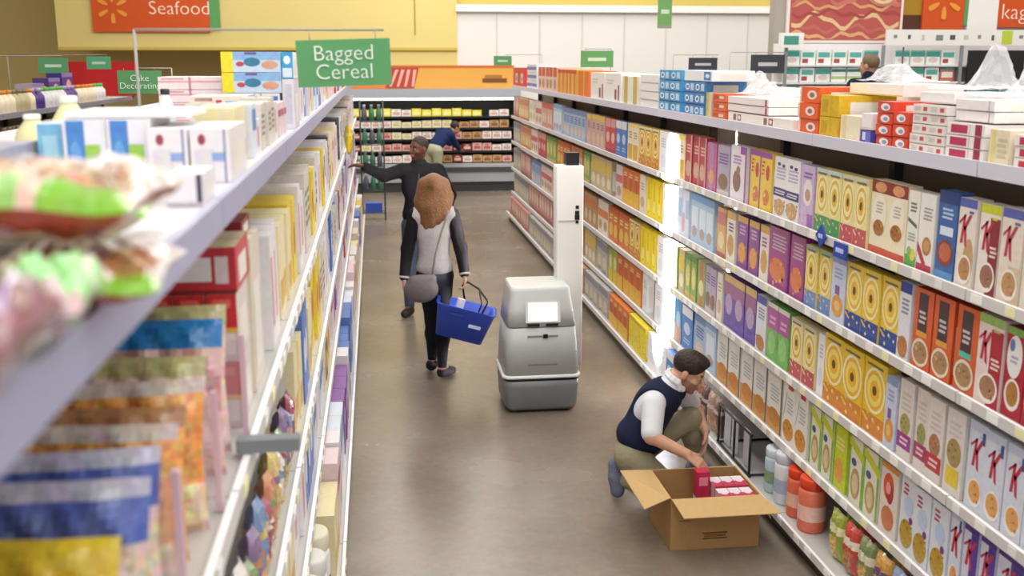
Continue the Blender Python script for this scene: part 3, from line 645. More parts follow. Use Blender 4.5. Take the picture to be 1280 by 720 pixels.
ROWS = {  # white_plain abreast of the robot: its light band put into box colour
'a': [(17.89, 16.77, 'mix_pink', 3), (16.77, 15.7, 'pink_yellow', 3), (15.62, 15.05, 'cream_plain', 2), (14.98, 14.46, 'pink_white', 2), (14.39, 13.52, 'red_top', 3), (13.46, 12.81, 'pale_blue', 2), (12.75, 11.35, 'blue_print', 5), (11.26, 10.36, 'yellow_top', 4), (10.32, 9.89, 'red_pink', 2), (9.86, 9.43, 'blue_white', 2), (9.4, 8.98, 'cream_gold', 2), (8.95, 8.31, 'gold_ring', 3), (8.29, 7.82, 'white_plain', 2), (7.8, 7.58, 'cream_gold', 1), (7.56, 7.06, 'red_bowl', 3), (7.04, 6.83, 'pink_violet', 1), (6.81, 6.56, 'violet_grey', 1), (6.55, 6.25, 'white_violet', 1), (6.22, 5.82, 'yellow_red', 1), (5.81, 5.42, 'white_purple', 2), (5.41, 5.23, 'lilac_oval', 1), (5.22, 4.9, 'ring_green', 2), (4.89, 4.6, 'ring_red', 2), (4.59, 4.24, 'cream_brown', 2), (4.23, 4.13, 'white_leaf', 1), (4.13, 4.0, 'white_corner', 1), (3.99, 3.84, 'blue_bowl', 1), (3.83, 3.7, 'k_photo', 1), (3.69, 3.55, 'k_dark', 1), (3.54, 3.26, 'k_beige', 2)] ,
'b': [(17.89, 16.58, 'mix_grey', 4), (16.48, 15.44, 'pink_yellow', 3), (15.36, 14.74, 'pink_white', 2), (14.66, 14.02, 'red_pink', 2), (13.96, 13.19, 'green_box', 3), (13.13, 12.24, 'orange_bowl', 3), (12.18, 11.5, 'orange_plain', 3), (11.45, 11.05, 'green_box', 2), (11.01, 10.03, 'beige_yellow', 4), (9.85, 9.58, 'pink_white', 1), (9.55, 8.91, 'orange_yellow', 3), (8.88, 8.68, 'cream_plain', 1), (8.66, 8.17, 'bright_yellow', 3), (8.14, 7.79, 'white_plain', 2), (7.77, 7.41, 'pale_pinkblue', 2), (7.39, 6.84, 'pale_blue', 3), (6.77, 6.59, 'pink_yellow', 1), (6.57, 6.4, 'white_gold', 1), (6.38, 6.19, 'purple_orange', 1), (6.17, 5.99, 'purple_orange', 1), (5.98, 5.83, 'white_gold', 1), (5.82, 5.51, 'magenta_orange', 1), (5.49, 5.28, 'magenta_orange', 1), (5.27, 4.96, 'ring_blue', 2), (4.95, 4.78, 'paleblue_bowl', 1), (4.77, 4.24, 'ring_navy', 3), (4.24, 4.13, 'white_flake', 1), (4.11, 3.95, 'orange_dark', 1), (3.95, 3.79, 'orange_dark', 1), (3.78, 3.62, 'orange_teal', 1), (3.62, 3.45, 'k_red', 1), (3.45, 3.19, 'red_oval', 2)] ,
'c': [(17.89, 16.57, 'mix_grey', 4), (16.48, 15.43, 'mix_pink', 3), (15.35, 14.5, 'blue_print', 3), (14.43, 13.48, 'pink_white', 3), (13.42, 12.87, 'green_box', 2), (12.81, 11.37, 'orange_plain', 5), (11.33, 10.68, 'brown_orange', 3), (10.64, 10.17, 'white_orange', 2), (10.13, 9.25, 'orange_bowl', 4), (9.22, 8.83, 'gold_ring', 2), (8.8, 8.29, 'bright_yellow', 3), (8.27, 7.86, 'white_plain', 2), (7.83, 7.68, 'green_red', 1), (7.65, 7.5, 'beige_yellow', 1), (7.48, 7.2, 'green_box', 2), (7.18, 7.0, 'green_red', 1), (6.99, 6.73, 'violet_grey', 2), (6.72, 6.6, 'cream_plain', 1), (6.58, 5.98, 'purple_gold', 3), (5.96, 5.79, 'white_flake', 1), (5.78, 5.44, 'magenta_green', 2), (5.43, 5.09, 'ring_red', 2), (5.07, 4.98, 'white_plain', 1), (4.97, 4.3, 'ring_orange', 3), (4.3, 4.19, 'paleblue_bowl', 1), (4.18, 4.05, 'band_purple', 1), (4.04, 3.93, 'band_plum', 1), (3.92, 3.79, 'band_red', 1), (3.78, 3.64, 'band_yellow', 1), (3.63, 3.11, 'k_blue', 4)] ,
'd': [(17.89, 15.67, 'mix_grey', 6), (15.59, 13.46, 'mix_pink', 6), (13.4, 11.34, 'brown_orange', 6), (11.3, 10.69, 'beige_yellow', 2), (10.65, 10.1, 'mix_grey', 2), (10.06, 9.7, 'green_yellow', 2), (9.67, 8.76, 'orange_yellow', 4), (8.73, 8.57, 'white_plain', 1), (8.3, 7.88, 'white_plain', 2), (7.86, 7.52, 'blue_pink', 2), (7.5, 7.23, 'blue_white', 1), (7.21, 6.93, 'blue_print', 1), (6.92, 6.68, 'pale_blue', 1), (6.66, 5.48, 'white_amber', 5), (5.47, 5.12, 'white_amberleaf', 2), (5.1, 4.81, 'lime_white', 2), (4.8, 4.64, 'lime_solid', 1), (4.63, 4.3, 'lime_white', 2), (4.29, 4.12, 'white_rooster', 1), (4.11, 3.69, 'white_goldbowl', 3), (3.69, 3.6, 'k_blue', 1), (3.59, 3.37, 'purple_k', 2)] ,
'e': [(17.23, 15.08, 'mix_pink', 5), (15.0, 12.35, 'mix_grey', 6), (12.29, 10.89, 'brown_orange', 4), (10.84, 9.72, 'mix_grey', 4), (9.65, 8.86, 'orange_yellow', 3), (8.83, 8.23, 'yellow_bright2', 3), (8.18, 7.63, 'white_plain', 2), (7.61, 7.27, 'blue_white', 1)] ,
}

ROWNAME = {'a': 'uppermost right cereal shelf', 'b': 'second right cereal shelf', 'c': 'third right cereal shelf', 'd': 'fourth right cereal shelf', 'e': 'bottom right shelf'}
rnd = random.Random(7)
for row in 'abcde':
    z = {'a': 1.73, 'b': 1.315, 'c': 0.875, 'd': 0.47, 'e': 0.13}[row] + LIFT
    items = []
    for y_far, y_near, key, n in ROWS[row]:
        y_far = min(y_far, 17.36)
        span = y_far - y_near
        if span / n > 0.26: n = max(1, round(span / 0.225))
        for i in range(n):
            w = span / n
            items.append((y_near + w * (i + 0.5), w, key))
    items.sort()
    y0, w0, k0 = items[0]
    if row != 'e':
        n_more = int((y0 - w0 / 2 - 2.25) / 0.17)
        items = [(y0 - w0 / 2 - 0.17 * (i + 0.5), 0.17, k0) for i in range(n_more)] + items
        items.sort()
    items = [q for q in items if q[0] - q[1] / 2 > 2.2]
    count = {}
    for y, w, key in items:
        i = count.get(key, 0); count[key] = i + 1
        last = ', %s nearest on %s' % (nth(i), ROWNAME[row])
        bw = max(0.08, w - 0.006)
        o = link('cereal_box', get_carton(key, bw, 0.065, 0.28 if row == 'e' else None), None, ((2.285 if row != 'e' else 2.2) + rnd.uniform(0, 0.012), y, z), (0, 0, -PI / 2))
        tag(o, SK[key][0] + last, 'cereal box', 'cereal boxes on the ' + ROWNAME[row])
# second rank of orange boxes, seen over the first on the second shelf
for j, y in enumerate((3.7, 3.87, 4.03)):
    for q in range(2):
        o = link('cereal_box', get_carton('orange_dark', 0.15, 0.065), None, (2.37 + 0.075 * q, y, 1.315 + LIFT), (0, 0, -PI / 2))
        tag(o, 'orange box behind the dark-label oat boxes, %s rank back, %s nearest' % (ORD[q + 1], ORD[j]), 'cereal box', 'orange boxes behind the front rank')

# ------------------------------------------------------------------ overstock along the top of the right shelving
def case_mesh(name, w, d, h, c, decals=(), side=None, top=None):
    return carton_mesh(name, w, h, d, c, list(decals), side, top)

TOPZ = 2.225
def stack(name, cat, desc, y_near, y_far, z_top, tiers, cols, c, decals, x=2.27, d=0.3, side=None, top=None, group=None, place='right top shelf', z0=TOPZ, gap=0.003):
    """tiers x cols of cartons; the labels count columns from the near end and tiers from the shelf"""
    h = (z_top - z0) / tiers
    w = (y_far - y_near) / cols
    me = case_mesh(name, w - 0.006, d, h - gap, c, decals, side, top)
    for j in range(cols):
        for i in range(tiers):
            o = link(name, me, None, (x + rnd.uniform(0, 0.01), y_near + w * (j + 0.5), z0 + LIFT + i * h), (0, 0, -PI / 2))
            pos = []
            if tiers > 1: pos.append('bottom tier' if i == 0 else ('top tier' if i == tiers - 1 else '%s tier' % ORD[i]))
            if cols > 1: pos.append('%s from near' % ORD[j])
            tag(o, ', '.join([desc] + pos + [place]), cat, group or (desc + 's') if tiers * cols > 1 else None)

stack('display_box', 'box', 'red display box with white label', 16.1, 17.3, 2.52, 1, 2, 'CE3A34', [('R', 0.5, 0.2, 0.9, 0.7, 'D8D4DC'), ('D', 0.7, 0.4, 0.1, 0.15, '6A74A8')], place='far right top shelf')
stack('stock_carton', 'carton', 'blue and white striped carton', 14.8, 15.75, 2.575, 3, 2, 'E4E6EE', [('R', 0, 0.3, 1, 0.7, '5A7CB8')], place='far right top shelf')
stack('stock_carton', 'carton', 'red flecked white carton', 13.1, 14.65, 2.54, 1, 5, 'E2C8B8', [('R', 0.1, 0.62, 0.9, 1, 'D0503C'), ('D', 0.5, 0.32, 0.3, 0.2, 'B88A6A')], place='far right top shelf')
stack('stock_carton', 'carton', 'yellow carton with orange stripe', 11.8, 13.05, 2.52, 1, 5, 'E8B050', [('R', 0.3, 0, 0.7, 1, 'DC6E2E'), ('R', 0, 0.85, 1, 1, 'C84A34')])
stack('stock_carton', 'carton', 'deep orange carton', 11.15, 11.78, 2.51, 1, 2, 'E5722A', [('R', 0, 0, 0.2, 1, 'E8B83A')])
stack('stock_carton', 'carton', 'large white carton with dark red print', 9.65, 11.0, 2.5, 1, 2, 'F2EEEA', [('R', 0.62, 0.1, 0.74, 0.45, '9A4A54'), ('R', 0.82, 0.08, 0.9, 0.6, '8E3A48'), ('T', 0.1, 0.6, 0.55, 0.8, 'D8D0D0', 2)])
stack('stock_carton', 'carton', 'cream carton with mustard stripe', 8.95, 9.57, 2.48, 1, 2, 'EDE8DC', [('R', 0.25, 0, 0.7, 1, 'C8B45A')])
stack('stock_carton', 'carton', 'plain white tray with grey seams', 8.33, 8.91, 2.5, 4, 1, 'ECEAE8', [('R', 0, 0, 1, 0.1, 'C4C0C0')])
blue = [('D', 0.3, 0.5, 0.2, 0.3, 'E6EEF6'), ('D', 0.3, 0.5, 0.12, 0.16, '3A78B8'), ('R', 0.62, 0.2, 0.92, 0.8, 'BFD8EE'), ('R', 0, 0, 1, 0.1, '2E5E9E')]
stack('stock_carton', 'carton', 'sky blue and white carton', 7.7, 8.28, 2.545, 4, 2, '4AA0D2', blue)
stack('stock_carton', 'carton', 'mid blue carton with white ring', 7.1, 7.6, 2.47, 3, 2, '3F82C0', blue)
stack('stock_carton', 'carton', 'long white tray with blue end print', 6.95, 7.6, 2.545, 1, 1, 'EEF0F4', [('R', 0.72, 0.1, 0.95, 0.9, '3F86C8'), ('D', 0.84, 0.5, 0.07, 0.2, 'E6F0F8')], z0=2.472)
stack('stock_carton', 'carton', 'pale carton with mustard edge', 6.95, 7.07, 2.4, 1, 1, 'D8D2B8', [('R', 0, 0, 0.5, 1, 'CDB84A')])
stack('stock_carton', 'carton', 'small orange red carton', 6.66, 6.92, 2.4, 3, 1, 'DF6A42', [('R', 0.1, 0.3, 0.5, 0.8, 'C04A34'), ('R', 0.55, 0.4, 0.9, 0.7, 'F0D8C4')])
stack('stock_carton', 'carton', 'long white tray with red end line', 5.9, 6.62, 2.39, 2, 1, 'EFE8E6', [('R', 0, 0, 1, 0.1, 'CC9AA0'), ('R', 0.92, 0.05, 0.96, 0.9, 'A84A54')], z0=2.295)
stack('stock_carton', 'carton', 'white carton with brown squares', 5.52, 6.6, 2.292, 1, 2, 'EDE6E2', [('R', 0.18, 0.25, 0.28, 0.85, '8E6A5E'), ('R', 0.33, 0.25, 0.45, 0.85, '9A5A56'), ('D', 0.39, 0.55, 0.04, 0.2, 'EDE6E2'), ('R', 0, 0, 1, 0.07, '8A7A7A')])
stack('stock_carton', 'carton', 'orange carton with white emblem', 5.2, 5.46, 2.475, 3, 1, 'E8602C', [('D', 0.62, 0.5, 0.24, 0.3, 'F0DCD0'), ('D', 0.62, 0.5, 0.12, 0.16, '9A6A70'), ('R', 0, 0, 0.1, 1, 'F0D0B8')])
stack('stock_carton', 'carton', 'mustard yellow carton', 4.96, 5.18, 2.44, 2, 1, 'D8B01E', [('R', 0.1, 0.2, 0.4, 0.8, 'C49A1A'), ('R', 0.6, 0, 0.62, 1, 'C0A030')])
stack('stock_carton', 'carton', 'pale cream carton', 4.72, 4.94, 2.35, 1, 1, 'EBDFC4', [('R', 0.1, 0, 0.3, 1, 'E6D0A0')])
stack('stock_carton', 'carton', 'violet blue carton', 4.6, 4.71, 2.29, 1, 1, '4A4AA6', [('R', 0.2, 0.3, 0.5, 0.9, 'D8DAF0'), ('R', 0.5, 0, 1, 1, '6A66BE')])
stack('stock_carton', 'carton', 'white tray over violet carton', 4.6, 4.71, 2.37, 1, 1, 'EEE8EA', [('R', 0, 0, 1, 0.15, 'D8CCD0')], z0=2.292)
stack('stock_carton', 'carton', 'white tray with yellow bottom edge', 4.62, 5.18, 2.5, 1, 1, 'F0E8E0', [('R', 0, 0, 1, 0.12, 'E0B84A')], x=2.42, z0=2.442, d=0.3)
redc = [('D', 0.5, 0.5, 0.3, 0.34, 'F2ECEC'), ('D', 0.55, 0.46, 0.16, 0.18, '8A9AC0'), ('R', 0, 0, 1, 0.06, 'A82A22')]
stack('stock_carton', 'carton', 'red carton with white disc, taller pile', 4.41, 4.56, 2.43, 4, 1, 'D8452F', redc)
stack('stock_carton', 'carton', 'red carton with white disc, lower pile', 4.26, 4.4, 2.39, 3, 1, 'DA4430', redc)
sq = [('R', 0.62, 0.3, 0.86, 0.75, 'C84A58'), ('T', 0.08, 0.3, 0.5, 0.8, 'C9C0BC', 3), ('R', 0, 0, 1, 0.06, 'CFC2C0')]
stack('stock_carton', 'carton', 'white carton with red square', 3.96, 4.24, 2.43, 5, 2, 'E9E2DC', sq)
mar = [('R', 0.1, 0.15, 0.55, 0.85, 'B83258'), ('R', 0.6, 0.1, 0.62, 0.95, 'C8B8B8'), ('R', 0.75, 0.0, 0.92, 1, '9A2A48'), ('R', 0, 0, 1, 0.05, 'D8C8C8')]
stack('stock_carton', 'carton', 'white carton with maroon block', 3.68, 3.95, 2.37, 3, 1, 'EFE6E6', mar)
stack('stock_carton', 'carton', 'long white tray above maroon cartons', 3.68, 3.95, 2.46, 2, 1, 'ECE6E8', [('R', 0, 0, 1, 0.08, 'C8BCC0'), ('R', 0.86, 0, 0.88, 1, 'A89AA4')], x=2.3, z0=2.374, d=0.3)
stack('stock_carton', 'carton', 'flat white tray above red-square cartons', 3.97, 4.24, 2.48, 1, 1, 'ECE6E8', [('R', 0, 0, 1, 0.12, 'C8BCC0')], x=2.3, z0=2.434, d=0.3)
stack('stock_carton', 'carton', 'beige carton with pale yellow strip', 3.52, 3.65, 2.36, 1, 1, 'E6D8BC', [('R', 0.1, 0, 0.3, 1, 'E2D48A'), ('T', 0.4, 0.2, 0.9, 0.8, 'CDBFA4', 4)])
stack('stock_carton', 'carton', 'white carton with crimson panel', 3.3, 3.5, 2.35, 3, 1, 'EFE6E2', [('R', 0.15, 0.12, 1, 0.8, 'B8304E'), ('R', 0, 0, 1, 0.06, 'D8CCC8')])
stack('stock_carton', 'carton', 'pale beige case behind the crimson cartons', 3.3, 3.6, 2.42, 1, 1, 'ECE4D8', [('T', 0.2, 0.3, 0.8, 0.7, 'D4CABC', 2)], x=2.58, d=0.16)
# second rank of white cases behind, on which the loose wrap lies
stack('stock_carton', 'carton', 'plain white case in the rear rank', 4.26, 5.44, 2.46, 1, 3, 'F0EDEC', [('T', 0.2, 0.3, 0.8, 0.6, 'DAD4D4', 2)], x=2.745, d=0.04)
stack('stock_carton', 'carton', 'pale white case behind trays', 5.6, 6.9, 2.44, 1, 3, 'F0EEEE', [('R', 0.4, 0.4, 0.6, 0.7, '8A9AC8'), ('R', 0, 0, 1, 0.06, 'D0CCD0')], x=2.6, d=0.14)

def wrap_mesh(w, d, h, seed, nx=22, ny=14, peaks=3):
    r = random.Random(seed)
    pk = [(r.uniform(0.2, 0.8), r.uniform(0.3, 0.7), r.uniform(0.6, 1.0), r.uniform(0.02, 0.05)) for _ in range(peaks)]
    V = []
    for j in range(ny + 1):
        for i in range(nx + 1):
            u, v = i / nx, j / ny
            z = sum(a * math.exp(-((u - cx) ** 2 + (v - cy) ** 2) / s) for cx, cy, a, s in pk)
            z = z * min(1, 6 * min(u, 1 - u)) * min(1, 6 * min(v, 1 - v)) + 0.12 * r.random()
            V.append(((u - 0.5) * w + r.uniform(-.012, .012), v * d + r.uniform(-.012, .012), z * h + 0.004))
    m = MB()
    for j in range(ny):
        for i in range(nx):
            a = j * (nx + 1) + i
            m.face([V[a], V[a + 1], V[a + nx + 2], V[a + nx + 1]], 'F4F4F6', 0, False)
    return m.mesh('plastic_wrap', WRAP)
for (y, x, z, w, d, h, sd, lab) in ((4.9, 2.44, 2.503, 0.5, 0.28, 0.07, 1, 'crumpled clear plastic wrap over trays beside the orange cartons'), (4.1, 2.34, 2.486, 0.32, 0.29, 0.11, 2, 'crumpled clear plastic wrap heaped over the red-square cartons'),
                                 (3.81, 2.34, 2.466, 0.2, 0.28, 0.085, 5, 'twisted clear plastic wrap standing highest above the maroon cartons'), (6.3, 2.3, 2.395, 0.6, 0.28, 0.1, 4, 'white plastic bag lying on the trays beside orange cartons')):
    o = link('plastic_wrap', wrap_mesh(w, d, h, sd), None, (x, y, z), (0, 0, -PI / 2))
    tag(o, lab, 'plastic wrap')

# blue shelf signs clipped to the uppermost cereal rail
for (y, z, w, h, roll, lab) in ((4.99, 1.735, 0.085, 0.085, PI / 4, 'blue diamond shelf sign clipped to the uppermost cereal rail'), (4.76, 1.70, 0.14, 0.075, 0.0, 'blue rectangular shelf sign below the oat ring boxes')):
    t = thing('shelf_sign', lab, 'sign', (2.2385, y, z), -PI / 2)
    MB().box(-w / 2, w / 2, -0.004, 0.004, -h / 2, h / 2, '2E4AA8').build('card', SCREENPRINT, t, None, (0, roll, 0))
    MB().box(-w * 0.3, w * 0.3, -0.006, -0.004, -0.01, 0.012, 'B8C4F0').build('faded_print', SCREENPRINT, t)
    MB().box(-0.015, 0.015, 0.004, 0.0105, -0.01, 0.01, '8A8A90').build('clip', PAINT, t)

# ------------------------------------------------------------------ mixed goods on the bottom right shelf
BZ = 0.13 + LIFT
def pouch_mesh(name, w, h, t, fn, nu=14, nv=16, seed=0, wob=0.006, under=None):
    """stand-up or pillow pouch; fn(u, v) gives colour with alpha 0 where the contents show through"""
    r = random.Random(seed)
    m = MB()
    def P(u, v, s):
        e = (1 - abs(2 * u - 1) ** 2.6) ** 0.6 * (1 - abs(2 * v - 1) ** 3.0) ** 0.6 if 0 < u < 1 and 0 < v < 1 else 0
        wob_ = wob * math.sin(u * 17 + seed) * math.sin(v * 13 + seed * 2.3) + wob * 0.7 * math.sin(u * 31 + v * 23 + seed)
        pin = 1 - 0.06 * (1 - abs(2 * v - 1))
        return ((u - 0.5) * w * pin, s * (t / 2 * e + wob_ * e) + 0.004 * math.sin(u * 9 + v * 5), v * h)
    for s in (-1, 1):
        for j in range(nv):
            for i in range(nu):
                u0, u1, v0, v1 = i / nu, (i + 1) / nu, j / nv, (j + 1) / nv
                q = [P(u0, v0, s), P(u1, v0, s), P(u1, v1, s), P(u0, v1, s)]
                if s > 0: q.reverse()
                m.face(q, fn((u0 + u1) / 2, (v0 + v1) / 2) if under is None or s < 0 else rgb(under), 0, True)
    return m.mesh(name, FILM)

def granola_fn(base, win, band=None):
    def fn(u, v):
        if v > 0.86: return rgb(base)
        if 0.25 < u < 0.75 and 0.12 < v < 0.46: return rgb(win, 0.45)
        if band and 0.55 < v < 0.72: return rgb(band)
        return rgb(base)
    return fn
pal = [('C8483A', 'A87040', 'F0E0D0', 'red'), ('9AA83E', 'C8A060', 'E6E0B0', 'olive green'), ('D8D0D4', 'A87848', 'B87A9A', 'pale pink'), ('8A9CC0', 'B89060', 'E0E0E8', 'dusty blue'), ('C89A4A', '8A5A30', '6A4A70', 'gold'), ('7E8A5A', 'B89858', 'E0D8B8', 'moss green')]
k = 0
for y in (4.62, 4.46, 4.3, 4.14, 3.98):
    p = pal[(k * 5 + 1) % 6]
    for q in range(2):
        o = link('cereal_pouch', pouch_mesh('cereal_pouch', 0.15, 0.26, 0.07, granola_fn(p[0], p[1], p[2]), 10, 12, k * 2 + q), None, (2.27 + 0.085 * q, y, BZ), (0, 0, -PI / 2))
        tag(o, '%s cereal pouch on the bottom right shelf, %s nearest, %s rank' % (p[3], ORD[4 - k], ('front', 'rear')[q]), 'pouch', 'pouches on the bottom right shelf')
    k += 1
def jug(name, label, y, body, cap, bandc, r=0.062, h=0.27, x=2.28, z=BZ, cat='canister', group=None):
    t = thing(name, label, cat, (x, y, z), 0, group)
    MB().lathe([(r * 0.95, 0), (r, 0.01), (r, h * 0.22), (r, h * 0.5), (r, h * 0.74), (r * 0.92, h * 0.8)], [body, body, bandc, body, body], 16).build('body', CARD, t)
    MB().lathe([(r * 0.93, h * 0.8), (r * 0.96, h * 0.81), (r * 0.96, h * 0.96), (r * 0.9, h)], cap, 16).build('lid', PLASTIC, t)
    return t
jug('canister', 'orange red canister, nearer of the pair beside the pouches', 4.98, 'E2765A', 'D8401E', 'F0C4B4', 0.075, 0.3)
jug('canister', 'orange red canister, farther of the pair beside the pouches', 5.16, 'DC6A4C', 'D8401E', 'EBB8A6', 0.065, 0.28)
jug('canister', 'blue canister with pale band at the near bottom shelf', 3.82, '3A3EA4', '4A5AC0', 'D4D6F0', 0.06, 0.3)
jug('canister', 'red canister with orange lid at the near bottom shelf', 3.66, 'C8402A', 'E08A4A', 'E8B04A', 0.062, 0.29)
jug('canister', 'white canister just beyond the orange pair', 5.34, 'DADCE4', 'C8CCD8', 'A8B8D0', 0.07, 0.3)
jug('canister', 'pale blue canister in the row beyond the orange pair', 5.5, 'B8CCDA', 'D4DEE4', '8AA47A', 0.065, 0.27)
# wire pusher rack with white dividers by the open carton, shelf half emptied
t = thing('pusher_rack', 'black wire shelf rack with three white panels behind open carton', 'rack', (2.2, 6.0, BZ), -PI / 2)
m = MB()
for x in (-0.3, 0.0, 0.28): m.tube([(x, 0.0, 0.006), (x, 0.0, 0.27)], 0.008, '1E1A1C')
m.tube([(-0.32, 0, 0.27), (0.3, 0, 0.27)], 0.008, '1E1A1C'); m.tube([(-0.32, 0, 0.01), (0.3, 0, 0.01)], 0.008, '1E1A1C')
m.tube([(-0.3, 0, 0.01), (-0.3, 0.35, 0.01)], 0.008, '1E1A1C'); m.tube([(0.28, 0, 0.01), (0.28, 0.35, 0.01)], 0.008, '1E1A1C'); m.tube([(-0.3, 0.35, 0.01), (0.28, 0.35, 0.01)], 0.008, '1E1A1C')
m.build('wire_frame', PAINT, t)
for x in (-0.22, -0.08, 0.14): MB().box(x - 0.055, x + 0.055, 0.03, 0.036, 0.016, 0.25, 'D2CCD8').build('panel', PLASTIC, t)
for i, y in enumerate((6.42, 6.55, 6.68, 6.81, 6.94, 7.07)):
    c = ('8A6A58', 'B49A88', '6A4A44', 'A8786A', 'C0A898', '7A5A50')[i]
    o = link('cereal_pouch', pouch_mesh('cereal_pouch', 0.12, 0.27, 0.06, granola_fn(c, 'A88060', 'D8C8C4'), 8, 10, 30 + i), None, (2.24, y, BZ), (0, 0, -PI / 2))
    tag(o, 'brownish cereal pouch beyond the black wire rack, %s nearest' % ORD[i], 'pouch', 'brown pouches by the kneeling clerk')

# dark packets standing behind the fourth shelf's lime boxes
for i in range(7):
    y = 4.2 + 0.14 * i
    o = link('cereal_pouch', pouch_mesh('cereal_pouch', 0.13, 0.29, 0.05, granola_fn('24402E', '6A7A6A', 'B8C8C0'), 8, 10, 50 + i), None, (2.47, y, 0.47 + LIFT), (0, 0, -PI / 2))
    tag(o, 'dark green packet behind the lime boxes on fourth shelf, %s nearest' % ORD[i], 'pouch', 'dark green packets on the fourth shelf')

# ------------------------------------------------------------------ left shelving, top shelf
LT = 2.335 + LIFT
rl = random.Random(21)
def lstack(name, cat, desc, x0, x1, y0, y1, z0, z1, c, decals, label_extra='', side=None, top=None, group=None):
    """one carton whose printed front faces the camera side (-y)"""
    o = link(name, carton_mesh(name, x1 - x0, z1 - z0, y1 - y0, c, decals, side, top), None, ((x0 + x1) / 2, y0, z0))
    return tag(o, desc, cat, group)

# three flat bags of trail cereal stacked at the shelf edge
def bag_flat(label, w, d, t, fn, loc, rz, seed, tilt=0.0, under='A83A2E'):
    me = pouch_mesh('cereal_bag', w, d, t, fn, 26, 28, seed, 0.004, under)
    o = link('cereal_bag', me, None, loc, (-PI / 2 + tilt, 0, rz))
    return tag(o, label, 'bag', 'flat bags stacked at the left shelf edge')
def f_green(u, v):
    # v = 0 is the edge toward the camera
    if v < 0.13: return rgb('D8B8A4') if 0.16 < u < 0.42 or 0.52 < u < 0.62 else rgb('78B02C')
    if v < 0.5 and 0.05 < u < 0.95: return rgb('9C7048', 0.3)
    return rgb('D8CCD2')
def f_white(u, v):
    if u > 0.72 and v < 0.5: return rgb('7FBE24')
    if v < 0.06: return rgb('C8A87A')
    return rgb('DDD3D6', 0.95)
def f_yellowend(u, v):
    if v < 0.15: return rgb('B83A2E')
    if v < 0.4: return rgb('E2CF5A')
    return rgb('E8D8DC')
bag_flat('green banded bag, lowest of the stack at the left shelf edge', 0.2, 0.26, 0.05, f_green, (-0.325, 1.07, LT + 0.036), 0.05, 1)
bag_flat('green banded bag full of coloured cereal, on the lowest bag', 0.24, 0.3, 0.08, f_green, (-0.37, 1.09, LT + 0.117), -0.03, 2)
bag_flat('white bag with green right end lying behind the coloured one', 0.34, 0.28, 0.1, f_white, (-0.48, 1.44, LT + 0.062), 0.04, 3, 0, 'D8C49A')
bag_flat('white bag with yellow and red end left of the stack', 0.18, 0.26, 0.07, f_yellowend, (-0.59, 1.12, LT + 0.045), -0.1, 4)
# upright bags nearest the camera
def f_plum(u, v):
    if v > 0.86: return rgb('D8C4CA')
    if 0.1 < v < 0.4 and u < 0.3: return rgb('D8CCE0') if int(u * 22 + v * 16) % 3 else rgb('8A5A94')
    return rgb('6E2A30', 0.8)
def f_greenlabel(u, v):
    if v > 0.85: return rgb('F0E4E8')
    if 0.2 < v < 0.8: return rgb('9FD88E') if int(u * 9 + v * 7) % 4 else rgb('D8ECC8')
    return rgb('C8A4A8', 0.75)
def f_lilac(u, v):
    if 0.25 < v < 0.7 and 0.2 < u < 0.8: return rgb('DACDE2') if int(u * 12) % 2 else rgb('9A6AA8')
    return rgb('84525E', 0.8) if v < 0.9 else rgb('CDBAC4')
for lab, w, h, t, fn, loc, rz, tx, sd in (
    ('plum red bag with pale label slumped nearest on the left top shelf', 0.2, 0.22, 0.11, f_plum, (-0.465, 0.76, LT + 0.085), 0.0, -1.42, 11),
    ('bag with light green label leaning before the flat bag stack', 0.09, 0.13, 0.055, f_greenlabel, (-0.305, 0.92, LT + 0.052), 0.0, -1.5, 12),
    ('lilac labelled bag slumped at the shelf edge, left corner', 0.09, 0.2, 0.065, f_lilac, (-0.305, 0.7, LT + 0.058), 0.0, -1.5, 13),
    ('dark red bag behind the plum one at the left edge', 0.16, 0.18, 0.085, f_plum, (-0.67, 0.88, LT + 0.075), 0.0, -1.35, 14)):
    o = link('cereal_bag', pouch_mesh('cereal_bag', w, h, t, fn, 22, 20, sd, 0.008), None, loc, (tx, 0, rz))
    tag(o, lab, 'bag')

# white display boxes with blue pictures, behind the bags
pic = [('R', 0.08, 0.1, 0.5, 0.98, '4A84C8'), ('D', 0.28, 0.45, 0.12, 0.2, '6AA0DC'), ('R', 0.5, 0.05, 0.85, 0.6, '9ACB52'), ('D', 0.3, 0.06, 0.12, 0.1, 'B02A3A'), ('R', 0.9, 0, 1, 1, 'E6E2E4')]
for i, x in enumerate((-0.69, -0.596)):
    lstack('display_carton', 'carton', 'white and blue picture box, %s of the pair behind the white bag' % ('left', 'right')[i], x, x + 0.092, 2.44, 2.7, LT, LT + 0.14, 'E9E6EC', pic, top='F6F4F6')
plain = [('R', 0.1, 0.06, 0.6, 0.62, 'DAD4D8'), ('R', 0.55, 0.4, 0.9, 0.56, '8AA4D4'), ('D', 0.3, 0.8, 0.1, 0.1, '9A3A4A'), ('R', 0.86, 0, 0.9, 1, '6A74A8')]
for i, x in enumerate((-0.5, -0.41)):
    lstack('display_carton', 'carton', 'white carton with grey panel right of the picture boxes, %s' % ('inner', 'at shelf edge')[i], x, x + 0.085, 2.4, 2.7, LT, LT + 0.12, 'E8E2E4', plain, top='F8F6F8')
lstack('display_carton', 'carton', 'flat white tray lying on the picture boxes', -0.69, -0.42, 2.46, 2.72, LT + 0.142, LT + 0.155, 'F6F4F6', [('R', 0, 0, 1, 0.3, 'E0DADE')], top='FAF8FA')
lstack('display_carton', 'carton', 'low white carton with dark edge before the shelf rail', -0.39, -0.325, 2.0, 2.16, LT, LT + 0.06, 'ECE6EC', [('R', 0.85, 0, 1, 1, '4A4450'), ('R', 0, 0, 1, 0.12, 'C4B8C0')], top='F2EEF4')
